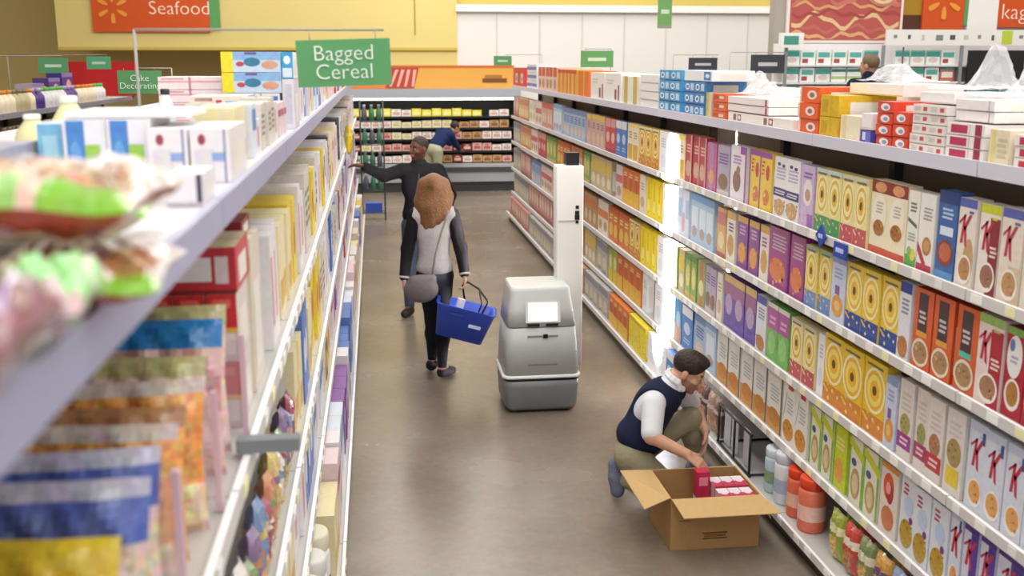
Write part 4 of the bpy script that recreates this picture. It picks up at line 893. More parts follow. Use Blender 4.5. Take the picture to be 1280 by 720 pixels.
lstack('display_carton', 'carton', 'light blue box at the left of the picture boxes', -0.75, -0.697, 2.46, 2.6, LT, LT + 0.13, '7ABADC', [('R', 0.2, 0.2, 0.8, 0.8, 'A8D4E8')], top='E8EEF2')
lstack('display_carton', 'carton', 'grey speckled package at the far left before the aisle gap', -0.92, -0.76, 2.2, 2.5, LT, LT + 0.09, '9A98A8', [('B', 0.05, 0.1, 0.95, 0.9, '7A7888', 14, 3, 'B8B6C4')], top='A8A6B4')

# pale juice bottles
def bottle(label, x, y, z, h, r, body='E6E6B4', cap='F2F2EE', group=None):
    t = thing('bottle', label, 'bottle', (x, y, z), 0, group)
    MB().lathe([(r * 0.9, 0), (r, h * 0.05), (r, h * 0.45), (r * 0.85, h * 0.62), (r * 0.45, h * 0.84), (r * 0.4, h * 0.88)], body, 14).build('body', PLASTIC, t)
    MB().lathe([(r * 0.46, h * 0.88), (r * 0.48, h * 0.89), (r * 0.48, h * 0.98), (r * 0.4, h)], cap, 12).build('cap', PLASTIC, t)
    return t
bottle('tall pale yellow bottle, middle of three on the left top shelf', -0.88, 3.2, LT, 0.17, 0.055)
bottle('short pale bottle left of the tall one', -0.97, 3.15, LT, 0.12, 0.05, 'E2DCA8')
bottle('pale yellow bottle right of the tall one', -0.76, 3.2, LT, 0.13, 0.05)
bottle('white bottle with black cap beside the grey sign post', -0.76, 4.0, LT, 0.17, 0.035, 'F0EEF0', '2A2A30')

# stacked cases
ca = [('R', 0.62, 0.1, 1, 0.75, '8AB4DC'), ('R', 0.46, 0.2, 0.56, 0.8, 'C0404A'), ('R', 0.1, 0.75, 0.4, 0.9, 'B88A7A'), ('T', 0.06, 0.2, 0.4, 0.6, 'D6CCC8', 2)]
for i in range(2):
    lstack('stock_case', 'case', 'cream case with red square and blue end, %s of two' % ('lower', 'upper')[i], -0.66, -0.455, 3.9, 4.15, LT + i * 0.074, LT + i * 0.074 + 0.072, 'EADFD2', ca, side='8AA8D0', top='F4F0EA')
pk = [('R', 0, 0.55, 1, 0.7, 'DFA8B0'), ('R', 0.48, 0, 0.52, 1, 'C88A98'), ('T', 0.05, 0.75, 0.45, 0.95, 'D89AA4', 1)]
for i in range(4):
    lstack('stock_case', 'case', 'pink and white case behind the cream cases, %s' % ('bottom', 'second from bottom', 'third from bottom', 'top')[i], -0.87, -0.62, 4.45, 4.7, LT + i * 0.052, LT + i * 0.052 + 0.05, 'F0DEE0', pk, top='F4ECEC')
ye = [('R', 0, 0, 0.2, 1, 'EBDC2A'), ('R', 0.2, 0.6, 1, 1, '8AB4E0'), ('D', 0.52, 0.5, 0.14, 0.22, '3A7A9A'), ('D', 0.82, 0.36, 0.14, 0.2, 'D8A080'), ('D', 0.32, 0.4, 0.07, 0.12, 'C04A4A'), ('R', 0.4, 0.86, 0.6, 0.98, '6A5A9A')]
for i in range(2):
    lstack('stock_case', 'case', 'sky blue picture case with yellow end, %s of two' % ('lower', 'upper')[i], -0.6, -0.37, 4.33, 4.5, LT + 0.145 + i * 0.081, LT + 0.145 + i * 0.081 + 0.079, 'C8DAEE', ye, side='E8E6EE', top='F0E8B0')
bl = [('R', 0.1, 0.55, 0.9, 0.92, '4A80C0'), ('D', 0.55, 0.3, 0.3, 0.2, 'C09070'), ('R', 0, 0, 0.1, 1, 'E0E2EA')]
for i, x in enumerate((-0.6, -0.525, -0.45)):
    lstack('cracker_box', 'box', 'white cracker box with blue label under picture cases, %s' % ('left', 'centre', 'right')[i], x, x + 0.072, 4.33, 4.5, LT, LT + 0.143, 'E8E2DC', bl, side='D8D4DC')
lstack('stock_case', 'case', 'bright blue and white case right of the picture cases', -0.368, -0.322, 4.35, 4.6, LT + 0.2, LT + 0.305, '3FA2D8', [('D', 0.5, 0.7, 0.3, 0.16, 'E8F2F8'), ('R', 0.1, 0.05, 0.9, 0.4, 'DDE8F2')], side='F0F0F4', top='F4F4F6')
lstack('stock_case', 'case', 'tall white case under the bright blue case', -0.368, -0.322, 4.35, 4.6, LT, LT + 0.198, 'E4DEE4', [('R', 0.2, 0.1, 0.8, 0.9, 'CFC8D8')], side='D4CCD8', top='F4F4F6')

# cartons lined along the top shelf edge to the far end
LS = [('E8E2E4', 'white', [('R', 0.1, 0.2, 0.5, 0.8, 'D89A9A')]), ('C83A42', 'red', [('R', 0.1, 0.3, 0.9, 0.6, 'F0E6E6')]), ('4A4450', 'dark grey', [('R', 0.2, 0.2, 0.8, 0.5, 'C8C4D0')]), ('DCE2EE', 'pale blue', [('R', 0.1, 0.5, 0.9, 0.9, '5A86C8')]), ('EBDDB0', 'cream', [('R', 0.1, 0.1, 0.9, 0.4, 'D8A84A')]),
      ('5E7CC0', 'blue', [('D', 0.5, 0.5, 0.3, 0.2, 'E6E6F0')]), ('E6CFD2', 'pink', [('R', 0, 0.6, 1, 0.8, 'B84A64')]), ('E4C83E', 'yellow', [('D', 0.5, 0.5, 0.3, 0.2, 'C86A2E')]), ('D8D0C4', 'beige', [('T', 0.1, 0.3, 0.9, 0.8, '8A7A6A', 4)]), ('8A5AA0', 'purple', [('D', 0.5, 0.6, 0.3, 0.15, 'E0C8E0')])]
_lc = {}
def lbox(key, w, h, d):
    k = (key, round(w, 2), round(h, 2), round(d, 2))
    if k not in _lc: _lc[k] = carton_mesh('carton', k[1], k[2], k[3], LS[key][0], LS[key][2], None, None)
    return _lc[k]
def left_run(y0, y1, z, x, heights, widths, depth, place, weights, seed):
    r = random.Random(seed); y = y0; cnt = {}
    while y < y1:
        key = r.choices(range(10), weights)[0]
        reps = r.choice((1, 1, 2, 3))
        w = r.uniform(*widths); h = r.uniform(*heights)
        for q in range(reps):
            if y + w > y1: return
            i = cnt.get(key, 0); cnt[key] = i + 1
            o = link('carton', lbox(key, w - 0.006, h, depth), None, (x - r.uniform(0, 0.02), y + w / 2, z + LIFT), (0, 0, PI / 2))
            tag(o, '%s carton on the %s, %s nearest of that colour' % (LS[key][1], place, nth(i)), 'carton', 'cartons on the ' + place)
            y += w
        y += r.uniform(0, 0.02)
        w *= 1
left_run(4.68, 17.2, 2.335, -0.33, (0.15, 0.22), (0.13, 0.2), 0.2, 'left top shelf edge', (5, 2, 1, 3, 2, 2, 2, 1, 2, 1), 3)
left_run(2.76, 4.25, 2.335, -0.34, (0.1, 0.15), (0.1, 0.13), 0.1, 'near left top shelf edge', (6, 0, 0, 2, 3, 0, 2, 1, 3, 0), 5)
left_run(3.2, 17.2, 1.72, -0.33, (0.3, 0.38), (0.12, 0.2), 0.4, 'upper left shelf', (6, 1, 1, 2, 5, 0.4, 2, 0.4, 5, 0.4), 8)
left_run(4.0, 17.2, 1.16, -0.33, (0.3, 0.44), (0.15, 0.22), 0.2, 'middle left shelf', (5, 1, 1, 2, 2, 2, 3, 1, 2, 2), 9)
left_run(3.0, 17.2, 0.72, -0.33, (0.28, 0.36), (0.16, 0.24), 0.2, 'low left shelf', (5, 2, 1, 2, 2, 2, 2, 1, 2, 2), 10)
left_run(4.7, 17.2, 0.13, -0.24, (0.35, 0.48), (0.2, 0.28), 0.2, 'bottom left shelf', (5, 2, 0, 3, 2, 3, 2, 2, 2, 1), 12)

# ------------------------------------------------------------------ left shelving, second shelf: bagged cereal between clear dividers
L1 = 1.72 + LIFT
for i, y in enumerate((0.8, 1.0, 1.25, 1.6, 2.0, 2.44)):
    t = thing('shelf_divider', 'clear plastic shelf divider with pinkish front edge, %s from the near end' % ORD[i], 'divider', (-0.33, y, L1))
    MB().box(-0.05, -0.004, -0.003, 0.003, 0.0, 0.24, 'E8E0E8').build('panel', CLEAR, t)
    MB().box(-0.004, 0.008, -0.007, 0.007, 0.0, 0.25, 'D8B8C4').build('front_edge', PLASTIC, t)
def f_bluetop(u, v):
    if v > 0.84: return rgb('1F78B8')
    if v > 0.2: return rgb('D8B0AC') if (int(u * 7 + v * 5) % 3) else rgb('B88484', 0.6)
    return rgb('C8A08A', 0.5)
def f_blueband(u, v):
    if 0.34 < v < 0.62 and u > 0.8: return rgb('C8B8A0', 0.5)
    if v > 0.9: return rgb('B8B4C8')
    if 0.34 < v < 0.62: return rgb('3F58B0') if not 0.4 < u < 0.5 else rgb('B8B4CC')
    if 0.62 <= v < 0.75 and 0.5 < u < 0.68: return rgb('D8B82E')
    if 0.7 < v: return rgb('4A5CA8', 0.85)
    return rgb('D0BCB4', 0.75)
def f_yellowblue(u, v):
    if v > 0.72: return rgb('DDBE2C')
    if v > 0.5: return rgb('E6C8A8')
    return rgb('D8B070', 0.55)
def f_crumb(u, v):
    if 0.55 < v < 0.8 and u < 0.45: return rgb('2E62A8')
    if v > 0.9: return rgb('C8B8B0')
    return rgb('D08A42', 0.5) if v > 0.3 else rgb('D8BC92', 0.5)
def f_loops(u, v):
    return rgb('D89A50', 0.3) if v < 0.85 else rgb('A87850')
f_olive = lambda u, v: rgb('B8B07A') if v > 0.86 else rgb('D8B8A8', 0.6)
bags = [(0.92, 0.26, f_blueband, 'blue banded bag nearest the camera on the second left shelf'), (1.05, 0.26, f_crumb, 'orange crumb bag nearest the camera on the second left shelf'), (1.18, 0.25, f_yellowblue, 'yellow topped bag, nearer of two'), (1.3, 0.26, f_yellowblue, 'yellow topped bag, farther of two'),
        (1.42, 0.29, f_blueband, 'blue banded bag directly behind the yellow topped bags'), (1.54, 0.29, f_blueband, 'blue banded bag before the orange crumb bags'), (1.66, 0.29, f_crumb, 'orange crumb bag with blue patch, nearer of two'),
        (1.78, 0.28, f_loops, 'bag of coloured loops with brown top between crumb bags'), (1.9, 0.29, f_crumb, 'orange crumb bag with blue patch, farther of two'), (2.04, 0.3, f_olive, 'pinkish clear bag with olive top before the blue topped bag'),
        (2.18, 0.34, f_bluetop, 'pinkish clear bag with bright blue top'), (2.31, 0.34, f_olive, 'pinkish clear bag with olive top before the red cartons')]
for i, (y, h, fn, lab) in enumerate(bags):
    o = link('cereal_bag', pouch_mesh('cereal_bag', 0.28 + 0.01 * (i % 3), h, 0.068, fn, 22, 22, 60 + i, 0.006), None, (-0.485 - 0.012 * (i % 2), y, L1 + 0.004), (-0.22, 0, 0.06 * ((i % 3) - 1)))
    tag(o, lab, 'bag', 'bagged cereal on the second left shelf')
# red cartons just past the bags
rc = [('R', 0.12, 0.25, 0.74, 0.78, 'ECE0DE'), ('R', 0.78, 0.2, 0.92, 0.8, 'DCC8C8'), ('R', 0, 0, 1, 0.06, '8A1A22')]
lstack('snack_box', 'box', 'red carton with large white label on the red box stack', -0.56, -0.34, 2.5, 2.75, L1 + 0.34, L1 + 0.45, 'C02832', rc, side='C8303A', top='D8C8A8')
sm = [('R', 0, 0.5, 1, 1, 'CC2A30'), ('R', 0, 0.44, 1, 0.5, 'E8B83A'), ('R', 0.1, 0.1, 0.9, 0.42, 'E8DEDA'), ('R', 0.2, 0.8, 0.8, 0.92, 'E86A60')]
for i, x in enumerate((-0.56, -0.487, -0.413)):
    for j in range(2):
        lstack('snack_box', 'box', 'small red box with yellow line under red carton, %s, %s' % (('left', 'middle', 'right')[i], ('lower', 'upper')[j]), x, x + 0.07, 2.5, 2.72, L1 + j * 0.169, L1 + j * 0.169 + 0.167, 'D8C4BC', sm, side='DCD0C8')
lstack('snack_box', 'box', 'cream carton stack end behind the red carton', -0.56, -0.34, 2.78, 3.0, L1, L1 + 0.42, 'E6DCC4', [('R', 0, 0.8, 1, 0.9, 'C8BE9A'), ('T', 0.1, 0.2, 0.9, 0.6, 'C8B8A0', 4)], side='DDCFC0', top='EDE6D0')
lstack('snack_box', 'box', 'dark red lettered carton lying on the cream carton', -0.54, -0.36, 2.8, 2.98, L1 + 0.422, L1 + 0.465, '8E2A2A', [('T', 0.2, 0.3, 0.8, 0.7, 'D8A8A0', 1)], top='9A3A38')
# small colourful packets on the middle left shelf near the camera
pp = [('C88A6A', 'orange'), ('7A94BC', 'blue'), ('8AA078', 'green'), ('D2BC7A', 'yellow'), ('A05A6A', 'crimson'), ('8A749A', 'violet'), ('E4DCD8', 'white')]
for i in range(14):
    y = 2.1 + 0.13 * i
    c = pp[(i * 3) % 7]
    o = link('snack_packet', pouch_mesh('snack_packet', 0.12, 0.2 + 0.03 * (i % 3), 0.06, granola_fn(c[0], 'C8A070', pp[(i * 3 + 2) % 7][0]), 8, 10, 90 + i), None, (-0.36, y, 1.16 + LIFT), (0, 0, PI / 2))
    tag(o, '%s packet on the middle left shelf near the camera, %s nearest' % (c[1], ORD[i]), 'packet', 'packets on the middle left shelf')
# white jugs on the bottom left shelf
for i in range(6):
    y = 3.2 + 0.24 * i
    jug('canister', 'white jug with %s band on the bottom left shelf, %s nearest' % (('blue', 'green', 'navy')[i % 3], ORD[i]), y, 'E6E4E2', ('E4E0D8', 'E8E0C8')[i % 2], ('2E48B0', '7AAA6A', '2A2A4A')[i % 3], 0.08, 0.42, -0.335, 0.13 + LIFT, 'jug', 'jugs on the bottom left shelf')
o = MB().box(-0.07, 0.07, -0.02, 0.02, 0, 0.03, '7E8488').build('shelf_talker', PLASTIC, None, (-0.262, 2.3, 1.735))
tag(o, 'grey plastic shelf clip on the upper left rail', 'clip')

# ------------------------------------------------------------------ goods on the neighbouring aisle's shelves
NP = [('F2E4C8', 'E08A2E', 'cream bottle with orange cap'), ('E8E6EA', '6AB84A', 'white bottle with green cap'), ('C8C83A', 'E8E8D8', 'lime bottle with pale cap'), ('8A5A4A', '4A2A24', 'brown bottle with dark cap'), ('7A9AD0', 'E8E8F0', 'blue bottle with white cap'), ('C8B890', '8A7A5A', 'tan jar with brown lid'), ('5A3A8A', 'C8A8D8', 'purple bottle with lilac cap')]
ry = random.Random(33)
def btl_mesh(r, h, b, c):
    return MB().lathe([(r, 0), (r, h * 0.6), (r * 0.5, h * 0.8), (r * 0.5, h * 0.82)], b, 8).lathe([(r * 0.52, h * 0.82), (r * 0.52, h)], c, 8).mesh('bottle', PLASTIC)
NM = [btl_mesh(0.075, 0.24, b, c) for b, c, _ in NP]
for (z, nm, wts) in ((2.06, 'top shelf', (5, 4, 2, 1, 1, 1, 2)), (1.67, 'second shelf', (1, 1, 4, 3, 3, 2, 1)), (1.3, 'third shelf', (1, 0, 2, 4, 1, 4, 1))):
    y = 10.5; cnt = {}
    while y < 16.3:
        k = ry.choices(range(7), wts)[0]
        for q in range(ry.choice((1, 2, 3, 4))):
            if y > 16.3: break
            i = cnt.get(k, 0); cnt[k] = i + 1
            o = link('bottle', NM[k], None, (-4.0 - ry.uniform(0, 0.03), y, z + LIFT))
            tag(o, '%s on the neighbouring left aisle %s, %s nearest' % (NP[k][2], nm, nth(i)), 'bottle', 'bottles in the neighbouring aisle, ' + nm)
            y += 0.165
for i, (y, z1, c, c2) in enumerate(((14.6, 2.4, '5A3A84', 'D8B8C8'), (15.2, 2.46, '3F3A8E', 'E0A8A0'), (13.9, 2.34, 'B8A8B8', '7A5A8A'))):
    o = link('display_box', carton_mesh('display_box', 0.5, z1 - 2.06, 0.2, c, [('D', 0.6, 0.5, 0.25, 0.28, c2), ('R', 0, 0.86, 1, 1, '8A7AB8')]), None, (-4.17, y, 2.06 + LIFT), (0, 0, PI / 2))
    tag(o, ('dark purple box behind bottles in the neighbouring aisle', 'blue violet box nearest the red header', 'greyish lilac box behind the white bottles')[i], 'box')
t = thing('promotion_header', 'large red header board at the end of the neighbouring aisle', 'board', (-4.2, 16.9, 2.06))
MB().box(-0.6, 0.6, 0, 0.06, 0.04, 0.55, 'C8282A').build('board', SCREENPRINT, t)
for s in (-0.5, 0.5): MB().box(s - 0.015, s + 0.015, 0.06, 0.09, 0.002, 0.5, '8A8884').build('bracket', PAINT, t)

# ------------------------------------------------------------------ chilled case across the end of the aisle
t = thing('chilled_case', 'long grey open chilled case across the far end of the aisle', 'chiller', (1.1, 21.3, 0))
CW = 1.85
MB().box(-CW, CW, 0.05, 0.72, 0, 0.2, '3A3A3E').build('kick_plate', PAINT, t)
MB().box(-CW, CW, 0.0, 0.72, 0.202, 0.41, 'A9ACB2').build('lower_panel', PAINT, t)
MB().box(-CW, CW, -0.03, 0.05, 0.412, 0.5, '4A4C52').build('bumper', PLASTIC, t)
MB().box(-CW, CW, -0.01, 0.72, 0.502, 0.575, 'B4B7BC').build('front_rail', PAINT, t)
MB().box(-CW, CW, 0.66, 0.72, 0.577, 1.9, '2A2826').build('back_panel', PAINT, t)
MB().box(-CW, CW, -0.02, 0.72, 1.9, 2.075, 'A8ADB8').build('canopy', PAINT, t)
MB().box(-CW, CW, 0.0, 0.03, 1.86, 1.9, 'FFFFFF').build('case_lamp', CASELAMP, t)
for s in (-1, 1): MB().box(s * CW, s * (CW - 0.04), 0, 0.72, 0.577, 1.9, '5A5C60').build('end_panel', PAINT, t)
SHZ = (0.6, 0.83, 1.07, 1.3, 1.53)
for z in SHZ[1:]:
    sh = MB().box(-CW + 0.045, CW - 0.045, 0.12, 0.655, z - 0.03, z, '34322F').build('shelf', PAINT, t)
    MB().box(-CW + 0.045, CW - 0.045, 0.1, 0.119, z - 0.04, z, '1E1E20').build('price_rail', PAINT, sh)
rc_ = random.Random(5)
packs = [('F2EAC8', 'D8C890', 'cream'), ('F0E24A', 'F6F0B0', 'yellow'), ('F4F0EA', 'D8A8A0', 'white'), ('E8B8B0', 'B86060', 'pink'), ('D8D4D0', '5A7A5A', 'pale grey'), ('C8A070', '8A5A3A', 'tan'), ('8A2A34', 'E8C8B8', 'dark red')]
wts = [(1, 1, 3, 3, 2, 2, 1), (1, 0, 3, 4, 1, 2, 2), (2, 0, 3, 4, 1, 2, 1), (4, 0, 4, 3, 1, 1, 0), (3, 5, 4, 1, 1, 0, 0)]
PM = [carton_mesh('chilled_pack', 0.19, 0.13, 0.14, c, [('R', 0.15, 0.2, 0.85, 0.6, c2), ('R', 0.3, 0.7, 0.7, 0.85, c2)]) for c, c2, _ in packs]
for r_i, z in enumerate(SHZ):
    x = -1.7; cnt = {}
    while x < 1.66:
        k = rc_.choices(range(7), wts[r_i])[0]
        for q in range(rc_.choice((1, 2, 3))):
            if x > 1.66: break
            i = cnt.get(k, 0); cnt[k] = i + 1
            o = link('chilled_pack', PM[k], None, (1.1 + x, 21.3 + (0.14 if r_i else 0.08), z + LIFT), (0, 0, rc_.uniform(-.06, .06)), )
            o.scale = (1, 1, rc_.uniform(0.85, 1.2))
            tag(o, '%s pack, chilled case, %s shelf up, %s of that colour from left' % (packs[k][2], ORD[r_i], nth(i)), 'package', 'packs in the chilled case, %s shelf' % ORD[r_i])
            x += 0.205
        if rc_.random() < 0.12: x += 0.15

# wire rack at the far end of the left shelving
t = thing('wire_rack', 'black wire rack with green bottles at far left end of the aisle', 'rack', (-0.06, 17.65, 0))
for sx in (-0.19, 0.19):
    for sy in (-0.14, 0.14): MB().tube([(sx, sy, 0), (sx, sy, 2.0)], 0.012, '3A4440').build('post', PAINT, t)
RKZ = (0.12, 0.5, 0.88, 1.26, 1.64)
for z in RKZ:
    m = MB()
    for k in range(9): m.tube([(-0.19 + k * 0.0475, -0.14, z), (-0.19 + k * 0.0475, 0.14, z)], 0.004, '4A5450', 5)
    for sy in (-0.14, 0.14): m.tube([(-0.19, sy, z), (0.19, sy, z)], 0.007, '4A5450', 6)
    for sx in (-0.19, 0.19): m.tube([(sx, -0.14, z), (sx, 0.14, z)], 0.007, '4A5450', 6)
    m.build('wire_shelf', PAINT, t)
gm = btl_mesh(0.045, 0.27, '4E8A70', '8A9A90'); gm2 = btl_mesh(0.045, 0.27, '6A6A80', 'C8B8C8')
for j, z in enumerate(RKZ[1:]):
    for i in range(3):
        o = link('bottle', gm if (i + j) % 3 else gm2, None, (-0.18 + 0.12 * i, 17.6, z + 0.0085))
        tag(o, '%s bottle on the wire rack, %s shelf up, %s from left' % ('green' if (i + j) % 3 else 'greyish violet', ORD[j + 1], ORD[i]), 'bottle', 'bottles on the wire rack')
o = MB().box(-0.14, 0.14, -0.1, 0.1, 0, 0.16, '2E58C0', top='4A78D8').build('blue_tub', PLASTIC, None, (-0.06, 17.62, 0.1285))
tag(o, 'blue tub on the lowest shelf of the wire rack', 'tub')
# yellow packet the far shopper reaches for
o = link('snack_packet', pouch_mesh('snack_packet', 0.2, 0.3, 0.07, granola_fn('E6C81E', 'D8A83A', 'F0E070'), 8, 10, 7), None, (-0.262, 10.35, 1.72 + LIFT), (0, 0, PI / 2))
tag(o, 'yellow packet at the far shopper\'s hand on the left shelving', 'packet')

# ------------------------------------------------------------------ chilled wall case with meat packets, right background
t = thing('wall_case', 'tall white wall case of teal and white packets under the bacon poster', 'chiller', (8.4, 13.35, 0))
WW = 3.0
MB().box(-WW, WW, 0.0, 0.6, 0, 0.5, 'D8D8DA').build('plinth', PAINT, t)
MB().box(-WW, WW, 0.55, 0.6, 0.5, 2.85, 'E8E6E6').build('back_panel', PAINT, t)
for z in (1.2, 1.7, 2.1, 2.34, 2.57): MB().box(-WW, WW, 0.2, 0.55, z - 0.025, z, 'E4E2E4').build('shelf', PAINT, t)
m = MB().box(-1.6, WW, 0.16, 0.2, 2.825, 3.03, 'EFEDE8')
m.build('header_strip', PAINT, t)
m = MB()
rr = random.Random(8)
for k in range(22):
    x = -1.5 + k * 0.2
    m.box(x, x + rr.uniform(0.03, 0.1), 0.156, 0.16, 2.88 + rr.uniform(0, .04), 2.96, ('8A8A8A', '5A5A5E', 'C8C8C0')[k % 3])
m.box(0.05, 0.2, 0.155, 0.16, 2.84, 3.02, 'BFD048')
m.build('header_print', SCREENPRINT, t)
for x in (-2.98, -1.62, -0.5, 0.62, 1.75, 2.98): MB().box(x - 0.02, x + 0.02, 0.17, 0.2, 0.5, 2.823, '8A8E90').build('divider', PAINT, t)
MB().box(-0.42, 0.4, 0.14, 0.165, 2.3, 2.76, '17161A').build('dark_screen', PLASTIC, t)
MB().box(-3.1, -2.78, 0.1, 0.16, 2.79, 2.98, 'F0F0EC').box(-3.05, -2.85, 0.095, 0.1, 2.83, 2.94, '4A9A8A').build('tag_board', SCREENPRINT, t)
mp = [carton_mesh('meat_packet', 0.2, 0.19, 0.06, 'E6EAE6', [('R', 0, 0.55, 1, 0.95, '3E9C94'), ('D', 0.5, 0.32, 0.34, 0.2, 'D8C8C0'), ('R', 0.0, 0.9, 1, 1, '8AC0A8')]),
      carton_mesh('meat_packet', 0.2, 0.19, 0.06, 'EEF0EC', [('R', 0.1, 0.5, 0.9, 0.85, '5AB0A4'), ('R', 0.1, 0.1, 0.5, 0.4, 'A84A48')]),
      carton_mesh('meat_packet', 0.2, 0.19, 0.06, 'F0F0EE', [('R', 0, 0.2, 1, 0.4, 'A8C878'), ('R', 0, 0.7, 1, 0.9, '2E7A80')]),
      carton_mesh('meat_packet', 0.2, 0.19, 0.06, 'C86A5A', [('R', 0.1, 0.3, 0.9, 0.7, 'EFE6DC'), ('R', 0, 0.85, 1, 1, '3E9C94')])]
mn_ = ('teal topped white', 'white with teal label', 'white with green stripe', 'red with white label')
for j, z in enumerate((2.1, 2.34, 2.57)):
    cnt = {}
    for i in range(26):
        x = -2.86 + i * 0.222
        if any(abs(x - d) < 0.115 for d in (-1.62, -0.5, 0.62, 1.75)) or (j and -0.55 < x < 0.52): continue
        k = rr.choices(range(4), (5, 4, 3, 1))[0]; q = cnt.get(k, 0); cnt[k] = q + 1
        o = link('meat_packet', mp[k], None, (8.4 + x, 13.35 + 0.26, z + LIFT), (0, 0, 0))
        tag(o, '%s packet, meat wall case, %s row, %s of kind from left' % (mn_[k], ('lower', 'middle', 'upper')[j], nth(q)), 'packet', 'packets in the meat wall case')

# ------------------------------------------------------------------ shelf-scanning robot
t = thing('scanning_robot', 'white and grey shelf-scanning robot with tall mast in the aisle', 'robot', (1.195, 7.68, 0))
b = MB()
b.loft([(0.02, 0, 0, 0.5, 0.48, 0.05), (0.05, 0, 0, 0.555, 0.52, 0.06), (0.2, 0, 0, 0.57, 0.53, 0.06), (0.255, 0, 0, 0.575, 0.535, 0.06)], '7E8083')
b.build('base_skirt', PLASTIC, t)
m = MB()
for sx in (-0.2, 0.2):
    for sy in (-0.18, 0.18): m.box(sx - 0.02, sx + 0.02, sy - 0.03, sy + 0.03, 0, 0.05, '222222')
m.build('wheels', PLASTIC, t)
MB().loft([(0.257, 0, 0, 0.56, 0.52, 0.06), (0.275, 0, 0, 0.56, 0.52, 0.06)], '23252A').build('dark_gap', PLASTIC, t)  # dark inset band between skirt and white lip
MB().loft([(0.277, 0, 0, 0.6, 0.55, 0.065), (0.292, 0, 0, 0.598, 0.548, 0.065), (0.3, 0, 0, 0.575, 0.53, 0.06)], 'F4F4F2').build('white_lip', PLASTIC, t)
MB().loft([(0.302, 0, 0.0, 0.565, 0.525, 0.05), (0.5, 0, 0.006, 0.545, 0.51, 0.05), (0.66, 0, 0.012, 0.525, 0.495, 0.05)], 'B8BBB8').build('lower_body', PLASTIC, t)
MB().loft([(0.668, 0, 0.012, 0.525, 0.495, 0.05), (0.8, 0, 0.028, 0.49, 0.46, 0.05), (0.925, 0, 0.044, 0.455, 0.425, 0.045), (0.946, 0, 0.047, 0.448, 0.416, 0.045), (0.955, 0, 0.048, 0.43, 0.395, 0.045)], 'C9CBC8').build('upper_body', PLASTIC, t)
MB().loft([(0.66, 0, 0.014, 0.51, 0.48, 0.05), (0.668, 0, 0.014, 0.51, 0.48, 0.05)], '6A6C6E').build('seam', PLASTIC, t)
sc = MB()
def front_quad(mb, x0, x1, z0, z1, off, col, y0=-0.2355, z_ref=0.668, slope=0.0925 / 0.29):
    f_ = lambda z: y0 + 0.0475 * 0 + (z - z_ref) * 0.2155 - off
    mb.face([(x0, f_(z0), z0), (x1, f_(z0), z0), (x1, f_(z1), z1), (x0, f_(z1), z1)], col)
front_quad(sc, -0.1, 0.115, 0.715, 0.845, 0.014, 'FFFFFF'); sc.build('screen', SCREEN, t)
sc = MB(); front_quad(sc, -0.125, 0.14, 0.7, 0.86, 0.011, 'D8DAD8'); sc.build('screen_bezel', PLASTIC, t)
m = MB(); m.box(-0.11, -0.02, -0.243, -0.232, 0.672, 0.69, '17181A').box(0.03, 0.12, -0.243, -0.232, 0.672, 0.69, '17181A'); m.build('slot', PLASTIC, t)
m = MB(); m.box(-0.11, 0.12, -0.247, -0.235, 0.592, 0.604, '8A8C8A'); m.lathe([(0.018, 0), (0.018, 0.0)], '0A0A0C', 12, 0, 0.025, -0.24, 0.595)
m.box(0.008, 0.042, -0.252, -0.24, 0.583, 0.613, '0E0E10'); m.build('front_camera', PLASTIC, t)
MB().box(-0.11, 0.115, -0.258, -0.246, 0.372, 0.386, '7E807E').build('vent_slot', PLASTIC, t)
ms = MB()
ms.loft([(0.26, 0.27, 0.17, 0.2, 0.16, 0.012), (1.0, 0.268, 0.17, 0.205, 0.16, 0.012), (1.82, 0.261, 0.17, 0.212, 0.16, 0.012), (1.835, 0.261, 0.17, 0.195, 0.145, 0.012)], 'EFEDE6')
mast = ms.build('mast', PLASTIC, t)
m = MB()
for z, r in ((1.52, 0.012), (1.475, 0.016), (1.44, 0.018), (1.405, 0.011)):
    m.box(0.318 - r, 0.318 + r, 0.082, 0.0905, z - r, z + r, '141416')
m.build('sensor', PLASTIC, mast)
MB().box(0.175, 0.3, 0.084, 0.0895, 1.41, 1.42, 'C4C2BC').build('mast_seam', PLASTIC, mast)
MB().box(0.235, 0.335, 0.12, 0.22, 1.836, 1.93, '1C1A1C').build('camera_head', PLASTIC, t)
MB().box(0.3675, 0.376, 0.155, 0.185, 0.45, 1.82, 'FFFFFF').build('light_bar', LAMP, mast)
# the light bar's narrow sheet of light on the shelves beside it
area_light('robot_light_sheet', (1.195 + 0.385, 7.72 + 0.17, 1.15), 1.6, 0.03, 420, (1.0, 0.98, 1.0), (0, -PI / 2, 0), math.radians(28))

